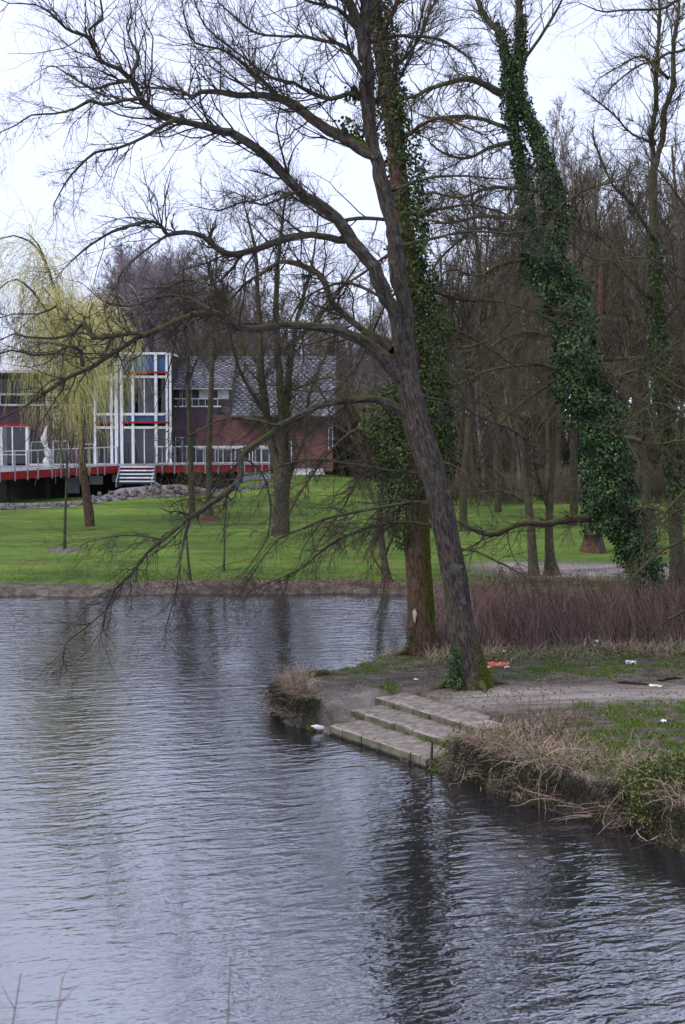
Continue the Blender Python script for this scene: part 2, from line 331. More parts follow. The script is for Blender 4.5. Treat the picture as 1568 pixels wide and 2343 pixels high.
gm.add(np.stack([X.ravel(), Y.ravel(), Z], 1), np.stack([I[:-1, :-1], I[:-1, 1:], I[1:, 1:], I[1:, :-1]], -1).reshape(-1, 4))
def grass_mask(x, y, d, sa, sn_):
    far = sst(y, 38, 43)
    lawn = sst(d + .25 * vnoise(x, y, .9, 7), .75, 1.7)
    # muddy path crossing on the right of the far bank
    pc = 48.0 + .5 * np.sin(x * .4); onp = np.exp(-((y - pc) / 2.4) ** 4) * sst(x + 1.2 * vnoise(x, y, .5, 8), 3.2, 6.5)
    lawn = lawn * (1 - onp) * (1 - .97 * sst(y + 3 * vnoise(x, y, .3, 12), 99, 106))
    gn = .5 + .6 * vnoise(x, y, 1.1, 9) + .35 * vnoise(x, y, 3.5, 10)
    strip_back = np.exp(-((y - (27.7 + .12 * (x - 4))) / 1.35) ** 4) * sst(x, .9, 2.2)
    edge = sst(d, .22, .42) * np.exp(-(np.maximum(d - .1, 0) / .55) ** 2) * (1 - np.exp(-((sa - 1.0) / 2.1) ** 6) * (sn_ < 3))
    rightg = sst(d, .25, .5) * sst(x - 2.0 - .55 * (y - 22), 0, .7) * sst(24.2 - y + .12 * (x - 2), -.1, .5)
    backl = sst(y - 26.9 - .35 * (x + .5), 0, .7) * (x < 1.6)
    mk = np.clip(np.maximum.reduce([strip_back * (gn + .15), edge * (gn + .15), rightg * (gn + .45), backl * (gn + .1)]), 0, 1)
    mk = mk * np.clip(.25 + 1.5 * (vnoise(x, y, 5.5, 31) + .45 * vnoise(x, y, 12, 32) + .28), 0, 1.1)
    left = sst(1.6 - x, 0, .6) * (d > .2) * np.clip(vnoise(x, y, 3.2, 33) + .6 * vnoise(x, y, 9, 34) - .05, 0, 1) * 1.1
    mk = np.maximum(mk, left * (y > 25.4))
    return np.clip(mk, 0, 1) * (1 - far) + lawn * far, onp * far
GM, ONP = grass_mask(X.ravel(), Y.ravel(), D, SA, SN)
pathn = np.exp(-((Y.ravel() - (24.9 + .02 * (X.ravel() - 3))) / .85) ** 4) * sst(X.ravel(), 1.0, 2.4) * (Y.ravel() < 30)
rampm = np.exp(-((SA + .3) / .8) ** 2) * sst(2 - SN, 0, 1) * (Y.ravel() < 30) * .6
FARM = sst(Y.ravel(), 38, 43)
ao = gm.a[-1] = np.stack([GM, np.clip(np.maximum.reduce([pathn, ONP * .8, rampm]), 0, 1), sst(Y.ravel(), 38, 43)], 1)
m = bpy.data.materials.new('earth_and_grass'); m.use_nodes = True; n, l = nodes(m); b = n['Principled BSDF']; b.inputs['Roughness'].default_value = .95; b.inputs['Specular IOR Level'].default_value = .15
at = n.new('ShaderNodeAttribute'); at.attribute_name = 'bk'; sx = n.new('ShaderNodeSeparateXYZ'); l.new(at.outputs['Vector'], sx.inputs['Vector'])
t = n.new('ShaderNodeTexCoord')
def nzz(s, det=8, st=(1, 1, 1), ro=.65):
    mp = n.new('ShaderNodeMapping'); mp.inputs['Scale'].default_value = st; l.new(t.outputs['Object'], mp.inputs['Vector'])
    q = n.new('ShaderNodeTexNoise'); q.inputs['Scale'].default_value = s; q.inputs['Detail'].default_value = det; q.inputs['Roughness'].default_value = ro; l.new(mp.outputs['Vector'], q.inputs['Vector']); return q.outputs['Fac']
def ramp(f, stops):
    r = n.new('ShaderNodeValToRGB'); e = r.color_ramp.elements; e[0].position, e[0].color = stops[0][0], (*stops[0][1], 1); e[1].position, e[1].color = stops[-1][0], (*stops[-1][1], 1)
    for p_, c_ in stops[1:-1]: q = e.new(p_); q.color = (*c_, 1)
    l.new(f, r.inputs['Fac']); return r.outputs['Color']
def mixc(f, a, c):
    q = n.new('ShaderNodeMixRGB'); l.new(f, q.inputs['Fac']); l.new(a, q.inputs['Color1']); l.new(c, q.inputs['Color2']); return q.outputs['Color']
mud = ramp(nzz(2.6, 12, (1, 1.4, 1), .75), [(.3, (.03, .024, .019)), (.5, (.115, .095, .080)), (.7, (.25, .215, .185))])
pth = ramp(nzz(1.9, 12, (.45, 1.8, 1), .78), [(.34, (.10, .08, .07)), (.47, (.27, .235, .21)), (.6, (.42, .38, .345))])
gn_ = ramp(nzz(6, 9), [(.3, (.03, .05, .01)), (.5, (.065, .12, .014)), (.7, (.11, .15, .03))])
gf_ = ramp(nzz(.22, 14, (1, 2.2, 1), .82), [(.28, (.042, .088, .013)), (.42, (.072, .138, .019)), (.54, (.108, .170, .026)), (.66, (.20, .20, .06))])
def mulc(col, f, lo, hi):
    r = n.new('ShaderNodeMapRange'); r.inputs['From Min'].default_value = .35; r.inputs['From Max'].default_value = .65; r.inputs['To Min'].default_value = lo; r.inputs['To Max'].default_value = hi; l.new(f, r.inputs['Value'])
    q = n.new('ShaderNodeVectorMath'); q.operation = 'SCALE'; l.new(col, q.inputs[0]); l.new(r.outputs['Result'], q.inputs['Scale']); return q.outputs['Vector']
gf_ = mulc(mulc(gf_, nzz(.10, 4, (1, 2.5, 1)), .62, 1.30), nzz(1.3, 8, (1, 1.6, 1), .8), .72, 1.25)
c1 = mixc(sx.outputs['Y'], mud, pth)
gcol = mixc(sx.outputs['Z'], gn_, gf_)
thr = n.new('ShaderNodeMath'); thr.operation = 'MULTIPLY_ADD'; thr.inputs[1].default_value = 1.6; l.new(sx.outputs['X'], thr.inputs[0])
nb = n.new('ShaderNodeMath'); nb.operation = 'MULTIPLY_ADD'; nb.inputs[1].default_value = 2.2; nb.inputs[2].default_value = -1.5; l.new(nzz(9, 8), nb.inputs[0]); l.new(nb.outputs[0], thr.inputs[2])
thr.use_clamp = True
fin = mixc(thr.outputs[0], c1, gcol); l.new(fin, b.inputs['Base Color'])
bp = n.new('ShaderNodeBump'); bp.inputs['Distance'].default_value = .09; l.new(nzz(6, 12, (1, 1, 1), .8), bp.inputs['Height']); l.new(bp.outputs['Normal'], b.inputs['Normal'])
gm.build('ground', m, smooth=True, kind='structure')
wb = MB(); wb.add([(-300, -40, 0), (300, -40, 0), (300, 60, 0), (-300, 60, 0)], [(0, 1, 2, 3)]); wb.build('water', M['water'], kind='structure')
bb = MB(); bb.add([(-300, -40, -1.25), (300, -40, -1.25), (300, 60, -1.25), (-300, 60, -1.25)], [(0, 1, 2, 3)]); bb.build('pond_bed', M['dark'], kind='structure')

# ------------------------------------------------------------------ branch growth
def grow(st, d, L, r0, seg, wander, trop, rend=.35):
    N = len(st); pts = np.zeros((N, seg + 1, 3)); pts[:, 0] = st; cur = nrm(d); stp = (L / seg)[:, None]
    for i in range(seg):
        cur = nrm(cur + wander * rng.normal(size=(N, 3)) + np.asarray(trop))
        pts[:, i + 1] = pts[:, i] + cur * stp
    tt = np.linspace(0, 1, seg + 1)[None]; R = r0[:, None] * (1 - (1 - rend) * tt)
    return pts, R
def spawn(pts, R, per, tmin=.2, a0=.45, a1=1.1, lf=(.3, .7), rf=.6, tmax=1.):
    N, Mx, _ = pts.shape; n = rng.poisson(per, N) if np.isscalar(per) else rng.poisson(per)
    pi = np.repeat(np.arange(N), n); t = rng.uniform(tmin, tmax, len(pi)); f = t * (Mx - 1); i = np.minimum(f.astype(int), Mx - 2); w = (f - i)[:, None]
    st = pts[pi, i] * (1 - w) + pts[pi, i + 1] * w; T = nrm(pts[pi, i + 1] - pts[pi, i])
    r = R[pi, i] * (1 - w[:, 0]) + R[pi, i + 1] * w[:, 0]
    ax = nrm(np.cross(T, rng.normal(size=T.shape))); an = rng.uniform(a0, a1, len(pi))[:, None]
    d = T * np.cos(an) + ax * np.sin(an)
    PL = np.linalg.norm(np.diff(pts, axis=1), axis=2).sum(1)[pi]
    L = PL * rng.uniform(*lf, len(pi)) * (1.15 - .6 * t)
    return st, d, L, r * rf
def spline(tr, step=.16):
    p = np.array([q[:3] for q in tr]); r = np.array([q[3] for q in tr]); n = len(p)
    pe = np.vstack([2 * p[0] - p[1], p, 2 * p[-1] - p[-2]]); out, ro = [], []
    for i in range(n - 1):
        k = max(2, int(np.linalg.norm(p[i + 1] - p[i]) / step))
        for t in np.arange(k) / k:
            a, b_, c, d = pe[i:i + 4]
            out.append(.5 * (2 * b_ + (c - a) * t + (2 * a - 5 * b_ + 4 * c - d) * t * t + (3 * b_ - a - 3 * c + d) * t ** 3)); ro.append(r[i] * (1 - t) + r[i + 1] * t)
    out.append(p[-1]); ro.append(r[-1]); return np.array(out), np.array(ro)
def trace(uvw, Y0, Y1=None, zpow=1.):
    """photo trace (u, v, width in photo pixels) -> world polyline at depths running from Y0 to Y1"""
    Y1 = Y0 if Y1 is None else Y1; n = len(uvw); w = 0; out = []
    lens = [0]
    for i in range(1, n): lens.append(lens[-1] + math.hypot(uvw[i][0] - uvw[i - 1][0], uvw[i][1] - uvw[i - 1][1]))
    for i, q in enumerate(uvw):
        if len(q) > 2: w = q[2]
        Yy = Y0 + (Y1 - Y0) * (lens[i] / lens[-1]) ** zpow
        out.append((*P(q[0], q[1], Yy), w / 2 / F * Yy))
    return out
def limb_tube(mb, tr, k=9, bump=.08, knob=.0, step=.16):
    p, r = spline(tr, step)
    m_ = len(p); nk = max(3, m_ // 3); kn = rng.normal(size=(nk, 3)) * .75; kn[0] = 0; xk = np.linspace(0, m_ - 1, nk)
    w = np.stack([np.interp(np.arange(m_), xk, kn[:, i]) for i in range(3)], 1) * np.minimum(r, .06)[:, None] + rng.normal(size=p.shape) * r[:, None] * .10; w[0] = 0
    p = p + w; r = r * (1 + .10 * np.interp(np.arange(m_), xk, rng.normal(size=nk)))
    mb.tubes(p[None], r[None], k, bump=bump); return p, r
def twigs(mb, p, r, den=5., l1=(.5, 1.3), trop=(0, 0, .05), lv=(5, 4), wander=.2, r1=None, tmin=.1, k=3, fine=.0028, t2=None, ang=(.5, 1.2), l3=(.3, .8), env=None):
    L = np.linalg.norm(np.diff(p, axis=0), axis=1).sum()
    n = max(2, int(den * L)); t = rng.uniform(tmin, 1, n); f = t * (len(p) - 1); i = np.minimum(f.astype(int), len(p) - 2)
    q_ = p[i] - (0, 0, H); dz = q_[:, 1] * cp - q_[:, 2] * sp; uu = 784 + F * q_[:, 0] / dz; vv_ = 1171 - F * (q_[:, 1] * sp + q_[:, 2] * cp) / dz
    i = i[(uu > -170) & (uu < 1740) & (vv_ > -230)]; n = len(i)
    if n == 0: return
    T = nrm(p[i + 1] - p[i]); ax = nrm(np.cross(T, rng.normal(size=T.shape)) + np.array(trop) * 3); an = rng.uniform(*ang, n)[:, None]
    d = T * np.cos(an) + ax * np.sin(an); r0 = np.clip(r[i] * .45, fine * 1.6, .02)
    LL = rng.uniform(*l1, n) * rng.choice([.5, 1, 1, 1.5], n)
    a = grow(p[i], d, LL, r0, 7, wander, trop, .3); mb.tubes(*a, k)
    s2 = spawn(a[0], a[1], lv[0], .12, .4, 1.1, (.25, .65), .6); t2 = trop if t2 is None else t2
    b_ = grow(*s2[:3], np.maximum(s2[3], fine), 4, wander, t2, .4); mb.tubes(*b_, k)
    if lv[1]:
        s3 = spawn(b_[0], b_[1], lv[1], .12, .4, 1.1, l3, .6)
        c = grow(*s3[:3], np.maximum(s3[3], fine * .8), 2, wander, t2, .5); mb.tubes(*c, k)
    # continuation of the tip
    e = grow(np.repeat(p[-1:], 3, 0), np.repeat(nrm(p[-1:] - p[-2:-1]), 3, 0) + .5 * rng.normal(size=(3, 3)), rng.uniform(.4, 1, 3), np.full(3, max(r[-1] * .8, fine)), 6, wander, trop, .3); mb.tubes(*e, k)
    s2 = spawn(e[0], e[1], 5, .1); b_ = grow(*s2[:3], np.maximum(s2[3], fine), 4, wander, t2, .4); mb.tubes(*b_, k)
def ivy(mbl, p, r, dens, off=(0, 0), size=(.055, .1), lump=.3, seed=0, shell=(.55, 1.15)):
    L = np.concatenate([[0], np.cumsum(np.linalg.norm(np.diff(p, axis=0), axis=1))]); area = np.trapezoid(2 * np.pi * r, L) if hasattr(np, 'trapezoid') else np.trapz(2 * np.pi * r, L)
    n = int(area * dens); pr = r / r.sum(); i = rng.choice(len(p) - 1, n, p=pr[:-1] / pr[:-1].sum()); w = rng.uniform(0, 1, n)
    c = p[i] * (1 - w[:, None]) + p[i + 1] * w[:, None]; T = nrm(p[i + 1] - p[i]); rr = r[i] * (1 - w) + r[i + 1] * w
    A = nrm(np.cross(T, (0, 1, 0))); B = np.cross(T, A); th = rng.uniform(0, 2 * np.pi, n)
    out = A * np.cos(th)[:, None] + B * np.sin(th)[:, None]
    l_ = L[i] + w * (L[i + 1] - L[i])
    lum = 1 + lump * (np.sin(l_ * 2.1 + seed + 2 * np.cos(th)) * .5 + np.sin(l_ * 5.3 + 3 * th + seed * 2) * .4 + np.sin(l_ * 9 - 2 * th) * .3)
    rad = rr * lum * rng.uniform(*shell, n) ** .5
    c = c + out * rad[:, None] + np.array((off[0], 0, off[1])) + rng.normal(size=(n, 3)) * .02
    d = nrm(out * .5 + np.array((0, 0, -1.)) * .8 + rng.normal(size=(n, 3)) * .55)
    side = nrm(np.cross(d, out + .5 * rng.normal(size=(n, 3))))
    ln = rng.uniform(*size, n); mbl.cards(c, d, side, ln, ln * .95, .15)
def tuft_leaves(mb, pts, n, size=(.04, .07)):
    i = rng.integers(0, len(pts), n); c = pts[i] + rng.normal(size=(n, 3)) * .06
    d = nrm(rng.normal(size=(n, 3)) + (0, 0, -.5)); mb.cards(c, d, nrm(np.cross(d, rng.normal(size=(n, 3)))), rng.uniform(*size, n), .03, .3)
def gz(x, y): return float(ground(np.array([x]), np.array([y]))[0])

def tree(name, label, trunk, limbs, barkm, twigm, Ybase, den=5, lv=(5, 4), cat='tree', group=None, sides=14, flare=1.5, trunk_bump=.05, tw_kw=None, step=.16):
    """limbs: list of dict(t=trace, kw...)"""
    b0 = trunk[0]; th = thing(name, label, cat, (b0[0], b0[1], gz(b0[0], b0[1])), group)
    tm = MB(); p, r = spline(trunk, step)
    L = np.concatenate([[0], np.cumsum(np.linalg.norm(np.diff(p, axis=0), axis=1))])
    r = r * (1 + (flare - 1) * np.exp(-L / .35)); tm.tubes(p[None], r[None], sides, bump=trunk_bump)
    part(tm, 'trunk', barkm, th, smooth=True)
    tw = MB(); paths = [(p, r)]
    for lb in limbs:
        lm = MB(); lp, lr = limb_tube(lm, lb['t'], lb.get('k', 8), step=step)
        part(lm, 'branch', barkm, th, smooth=True)
        paths.append((lp, lr))
        kw = dict(tw_kw or {}); kw.update(lb.get('kw', {}))
        kw.setdefault('den', den); kw.setdefault('lv', lv)
        if kw['den'] > 0: twigs(tw, lp, lr, **kw)
    part(tw, 'twigs', twigm, th, kind='stuff')
    return th, paths

# ------------------------------------------------------------------ tree A: the leaning grey oak by the steps
YA = 25.9
UPK = dict(trop=(0, 0, .09), l1=(.6, 1.5), ang=(.4, 1.1))
MID = dict(trop=(0, 0, .02), l1=(.4, 1.2))
DRP = dict(trop=(-.03, 0, -.06), t2=(0, 0, -.10), l1=(.4, 1.1))
DEN = 1.48
def LB(uv, y0, y1, kw=None, k=8):
    kw = dict(kw or {}); kw['den'] = kw.get('den', 6) * DEN
    return dict(t=trace([(q[0], q[1], q[2] * .92) if len(q) > 2 else q for q in uv], y0, y1), kw=kw, k=k)
trA = trace([(1080, 1585, 76), (1070, 1510, 68), (1052, 1400, 58), (1036, 1300, 57), (1016, 1200, 58), (1000, 1120, 58), (976, 1040, 60), (955, 970, 62), (940, 900, 56), (930, 840, 52), (924, 780, 46), (921, 735, 38)], YA)
limbsA = [
    LB([(924, 800, 48), (920, 720, 36), (908, 620, 35), (896, 530, 32), (878, 440, 34), (862, 340, 35), (848, 220, 34), (836, 130, 33), (818, 60, 30), (790, 0, 25), (758, -70, 25), (735, -150, 20), (700, -260, 12), (680, -400, 6)], YA, YA + .8, dict(den=3, tmin=.35, **UPK), 12),
    LB([(836, 140, 34), (838, 60, 32), (842, 0, 30), (855, -120, 22), (850, -260, 12), (870, -380, 6)], YA + .5, YA + .9, UPK, 10),
    LB([(928, 850, 40), (905, 745, 36), (880, 682, 34), (850, 612, 34), (806, 562, 33), (772, 510, 30), (735, 474, 28), (690, 436, 26), (650, 390, 24), (600, 345, 22), (545, 310, 20), (500, 294, 19), (450, 282, 17), (402, 272, 16), (362, 252, 15), (328, 224, 15), (302, 182, 13), (270, 158, 12), (240, 140, 11), (222, 108, 10), (208, 90, 9), (176, 76, 8), (150, 64, 7), (118, 32, 5), (80, 12, 4), (20, 8, 3)], YA, YA - 2.2, dict(den=4.5, tmin=.3, **UPK), 12),
    LB([(402, 272, 11), (362, 294, 10), (322, 318, 9), (272, 338, 8), (222, 348, 7), (182, 384, 5), (150, 420, 4), (122, 470, 3)], YA - 1.6, YA - 2.6, dict(den=6, **MID)),
    LB([(328, 224, 11), (282, 230, 9), (232, 240, 8), (205, 230, 8), (172, 248, 7), (122, 260, 6), (70, 264, 5), (38, 286, 4), (5, 300, 2.5)], YA - 1.8, YA - 3, dict(den=6, **MID)),
    LB([(302, 184, 8), (252, 192, 7), (215, 202, 6), (188, 190, 5), (150, 166, 4), (120, 150, 3), (92, 162, 2)], YA - 1.8, YA - 1.2, dict(den=7, **MID)),
    LB([(300, 172, 10), (318, 130, 9), (302, 100, 7), (290, 60, 5), (302, 28, 4), (290, -30, 3)], YA - 1.9, YA - 1.4, dict(den=7, **UPK)),
    LB([(222, 108, 8), (204, 70, 7), (236, 44, 6), (230, 0, 5), (240, -50, 3)], YA - 2, YA - 2.6, dict(den=7, **UPK)),
    LB([(866, 362, 26), (840, 346, 30), (802, 326, 30), (760, 300, 27), (716, 275, 24), (672, 246, 21), (640, 230, 19), (590, 214, 17), (540, 208, 15), (500, 203, 13), (458, 206, 10), (440, 226, 9), (424, 214, 8), (398, 205, 7), (350, 200, 5), (312, 202, 4)], YA + .2, YA + 2.4, dict(den=5.5, **UPK), 10),
    LB([(650, 234, 12), (612, 192, 10), (562, 150, 8), (500, 114, 6), (450, 100, 5), (430, 58, 4), (420, 8, 3)], YA + 1.3, YA + .4, dict(den=8, **UPK)),
    LB([(848, 226, 14), (792, 214, 13), (750, 226, 12), (714, 214, 11), (670, 190, 10), (620, 180, 8), (562, 132, 6), (520, 100, 5), (470, 60, 4), (440, -10, 3)], YA + .4, YA - .8, dict(den=8, **UPK)),
    LB([(832, 170, 14), (790, 112, 11), (766, 95, 10), (700, 80, 8), (650, 86, 7), (590, 80, 6), (548, 50, 5), (500, 8, 3)], YA + .5, YA + 2, dict(den=8, **UPK)),
    LB([(812, 60, 14), (770, 20, 11), (700, 0, 9), (640, -50, 7), (560, -80, 5), (480, -140, 3)], YA + .5, YA - 1, dict(den=8, **UPK)),
    LB([(790, 548, 22), (760, 546, 18), (720, 540, 17), (670, 548, 17), (620, 558, 16), (562, 572, 15), (522, 582, 15), (495, 566, 15), (470, 542, 14), (430, 530, 13), (390, 536, 12), (370, 516, 10), (350, 505, 9), (300, 520, 8), (260, 532, 7), (225, 550, 6), (190, 572, 5), (160, 600, 3), (138, 624, 2)], YA - .4, YA - 1.6, dict(den=6, **MID), 9),
    LB([(390, 534, 7), (350, 560, 6), (300, 600, 5), (272, 640, 4), (270, 700, 3), (280, 750, 2)], YA - 1.2, YA - 1.8, dict(den=5, **DRP)),
    LB([(560, 572, 8), (520, 620, 7), (480, 650, 6), (430, 640, 5), (380, 660, 4), (330, 690, 3)], YA - .8, YA + .4, dict(den=7, **MID)),
    LB([(900, 800, 26), (862, 775, 20), (830, 756, 17), (792, 722, 16), (762, 690, 16), (742, 642, 16), (716, 616, 15), (682, 606, 12), (640, 600, 10), (600, 624, 8), (560, 650, 7), (520, 690, 5), (470, 700, 4)], YA + .1, YA + 1.8, dict(den=6, **MID), 9),
    LB([(922, 870, 44), (900, 838, 38), (876, 812, 33), (850, 794, 29), (802, 768, 25), (760, 755, 23), (700, 745, 21), (640, 738, 20), (590, 740, 19), (542, 748, 19), (512, 726, 17), (482, 708, 18), (440, 714, 17), (400, 736, 16), (350, 764, 15), (300, 790, 14), (252, 814, 13), (215, 830, 12), (170, 850, 11), (130, 880, 10), (80, 914, 8), (30, 942, 6), (-40, 975, 5)], YA, YA - 2.6, dict(den=4.5, tmin=.2, **MID), 12),
    LB([(340, 768, 11), (300, 762, 10), (262, 770, 9), (216, 776, 9), (204, 756, 9), (190, 742, 8), (172, 760, 7), (130, 770, 6), (62, 770, 5), (30, 764, 4), (-20, 790, 3)], YA - 1.8, YA - .8, dict(den=7, **MID)),
    LB([(190, 838, 10), (184, 800, 9), (156, 790, 8), (130, 806, 7), (80, 810, 6), (30, 800, 5), (-30, 818, 3)], YA - 2.2, YA - 3, dict(den=7, **MID)),
    LB([(482, 708, 9), (450, 690, 7), (420, 680, 6), (370, 680, 5), (300, 700, 4), (240, 690, 3), (190, 650, 2)], YA - 1.4, YA - .2, dict(den=7, **MID)),
    LB([(440, 714, 9), (420, 760, 7), (432, 820, 6), (425, 880, 5), (400, 950, 3), (390, 1010, 2)], YA - 1.4, YA - 1.2, dict(den=6, **DRP)),
    LB([(130, 700, 5), (90, 720, 4), (30, 720, 3), (-20, 735, 2)], YA - 1.2, YA - 1.4, dict(den=8, **MID)),
    LB([(940, 958, 34), (900, 928, 24), (862, 914, 19), (820, 910, 18), (770, 920, 17), (720, 940, 17), (672, 964, 16), (640, 975, 16), (602, 1000, 15), (576, 1020, 17), (554, 1046, 19), (550, 1076, 17), (535, 1106, 15), (500, 1140, 13), (456, 1175, 13), (420, 1196, 11), (370, 1235, 10), (332, 1265, 8), (300, 1310, 7), (265, 1350, 5), (242, 1400, 4), (236, 1440, 3)], YA, YA - 2.4, dict(den=4.2, tmin=.12, **DRP), 10),
    LB([(430, 1192, 7), (420, 1240, 6), (410, 1290, 5), (405, 1340, 4), (400, 1372, 4), (385, 1420, 3), (375, 1465, 2)], YA - 1.9, YA - 2.3, dict(den=6, **DRP)),
    LB([(290, 1320, 5), (250, 1385, 5), (190, 1440, 4), (152, 1470, 3), (145, 1510, 2)], YA - 2.1, YA - 2.6, dict(den=7, **DRP)),
    LB([(640, 975, 8), (562, 952, 7), (500, 966, 5), (450, 990, 4), (400, 1012, 3)], YA - 1, YA, dict(den=7, **DRP)),
    LB([(372, 1234, 5), (320, 1226, 4), (250, 1230, 3), (200, 1242, 2)], YA - 2, YA - 2.4, dict(den=7, **DRP)),
    LB([(556, 1046, 6), (600, 1080, 5), (620, 1150, 4), (610, 1230, 3), (570, 1300, 2)], YA - 1.5, YA - 1, dict(den=6, **DRP)),
    LB([(1012, 1160, 10), (950, 1150, 9), (870, 1160, 8), (800, 1176, 7), (740, 1190, 6), (690, 1210, 5), (640, 1230, 4), (600, 1280, 3), (560, 1340, 2)], YA, YA - 1.2, dict(den=7, **DRP)),
    LB([(1016, 1210, 9), (950, 1195, 8), (880, 1200, 7), (800, 1226, 6), (740, 1260, 5), (690, 1300, 4), (620, 1330, 3), (570, 1356, 2)], YA, YA + 1, dict(den=8, **DRP)),
    LB([(1010, 1110, 9), (960, 1080, 8), (880, 1075, 7), (800, 1060, 6), (730, 1050, 5), (660, 1060, 4), (600, 1080, 3)], YA, YA + 1.4, dict(den=7, **DRP)),
    LB([(1040, 1255, 8), (1090, 1262, 7), (1140, 1285, 6), (1190, 1310, 5), (1220, 1335, 3), (1260, 1380, 2)], YA, YA - .8, dict(den=6, **DRP)),
    LB([(955, 905, 10), (1010, 915, 9), (1060, 930, 8), (1102, 957, 7), (1156, 978, 6), (1193, 1000, 5), (1240, 1046, 3)], YA, YA + 1.2, dict(den=6, **DRP)),
    LB([(884, 440, 9), (930, 424, 8), (985, 406, 7), (1070, 403, 6), (1150, 410, 4), (1200, 400, 2)], YA + .4, YA - .8, dict(den=7, **MID)),
    LB([(896, 566, 9), (984, 546, 8), (1070, 534, 6), (1180, 532, 4), (1240, 520, 2)], YA + .2, YA - 1.6, dict(den=8, **MID)),
    LB([(842, 98, 12), (898, 83, 10), (950, 84, 8), (994, 88, 7), (1030, 102, 6), (1070, 130, 4), (1100, 170, 2)], YA + .5, YA - .6, dict(den=7, **MID)),
    LB([(846, 240, 9), (900, 200, 7), (940, 130, 6), (960, 60, 5), (975, 0, 4), (990, -60, 3)], YA + .5, YA - 1, dict(den=7, **UPK)),
    LB([(888, 503, 9), (820, 498, 9), (760, 505, 7), (700, 470, 6), (640, 440, 5), (590, 460, 4), (540, 440, 3)], YA + .2, YA + 1.5, dict(den=8, **MID)),
    LB([(690, 436, 8), (650, 450, 7), (600, 470, 6), (560, 460, 5), (500, 480, 4), (440, 470, 2)], YA - 1, YA - .2, dict(den=8, **MID)),
    LB([(890, 690, 9), (830, 660, 8), (780, 650, 7), (720, 670, 6), (680, 700, 5), (650, 760, 4), (640, 820, 2)], YA, YA + 1.6, dict(den=7, **DRP)),
]
TA, pA = tree('leaning_oak', 'bare grey oak leaning left beside the steps with long mossy limbs sweeping over the water', trA, limbsA, M['barkA'], M['twigA'], YA, den=6, lv=(6, 4), sides=26, flare=1.5)
def roots(th, x, y, r, n, mt, seed):
    g = np.random.default_rng(seed); mb = MB(); z = gz(x, y)
    for k in range(n):
        a = 2 * math.pi * (k + g.uniform(-.3, .3)) / n; L = g.uniform(1.0, 2.2) * r; ts = np.linspace(0, 1, 8); cur = g.uniform(-.5, .5)
        px, py = x + (r * .55 + L * ts) * np.cos(a + cur * ts), y + (r * .55 + L * ts) * np.sin(a + cur * ts); gg = ground(px, py)
        pz = np.maximum(gg, z - .3) + r * .62 * (1 - ts) ** 2.4 - .02 * ts; mb.tubes(np.stack([px, py, pz], 1)[None], (r * .30 * (1 - ts) ** .8 + .010)[None], 8, bump=.15)
    part(mb, 'roots', mt, th, smooth=True)
roots(TA, trA[1][0] + .03, YA, .30, 8, M['barkA'], 5)
mo = MB()   # mossy foot of the oak
pf, rf = spline(trA[:3]); keep = pf[:, 2] < gz(trA[0][0], trA[0][1]) + .9
n = 7000; th_ = rng.normal(0, .6, n)
zb = gz(trA[0][0], trA[0][1]); zz = zb - .05 + .95 * rng.uniform(0, 1, n) ** 2.6 * (.6 + .4 * np.sin(th_ * 5))
ip = np.interp(zz, pf[:, 2], pf[:, 0]); rr = np.interp(zz, pf[:, 2], rf) * (1 + .5 * np.exp(-np.maximum(zz - pf[0, 2], 0) / .35))
c = np.stack([ip + rr * np.cos(th_) * 1.02, YA + rr * np.sin(-abs(th_)) * 1.02, zz], 1)
dd = nrm(np.stack([np.cos(th_), np.sin(-abs(th_)), .8 + 0 * th_], 1) + .5 * rng.normal(size=(n, 3)))
mo.cards(c, dd, nrm(np.cross(dd, rng.normal(size=(n, 3)))), rng.uniform(.015, .035, n), .012)
part(mo, 'moss', island('foot_moss', [(.09, .11, .01), (.19, .20, .018), (.07, .09, .012)], rough=.9), TA, kind='stuff')
fv = MB(); q = np.array([trA[1][:3], trA[0][:3]]); base = P(1038, 1555, YA - .15)
for k_ in range(3):
    pp = np.linspace(P(1040, 1560, YA - .3) + (.03 * k_, 0, -.05), P(1034 + 6 * k_, 1480, YA - .25), 8); ivy(fv, pp, np.linspace(.11, .05, 8), 600, size=(.03, .055))
part(fv, 'ivy', M['ivy'], TA, kind='stuff')
# lingering leaves
lv_ = MB(); allp = np.concatenate([p for p, r in pA[3:]]); tuft_leaves(lv_, allp + rng.normal(size=allp.shape) * .25, 130); part(lv_, 'dry_leaves', M['brownleaf'], TA, kind='stuff')

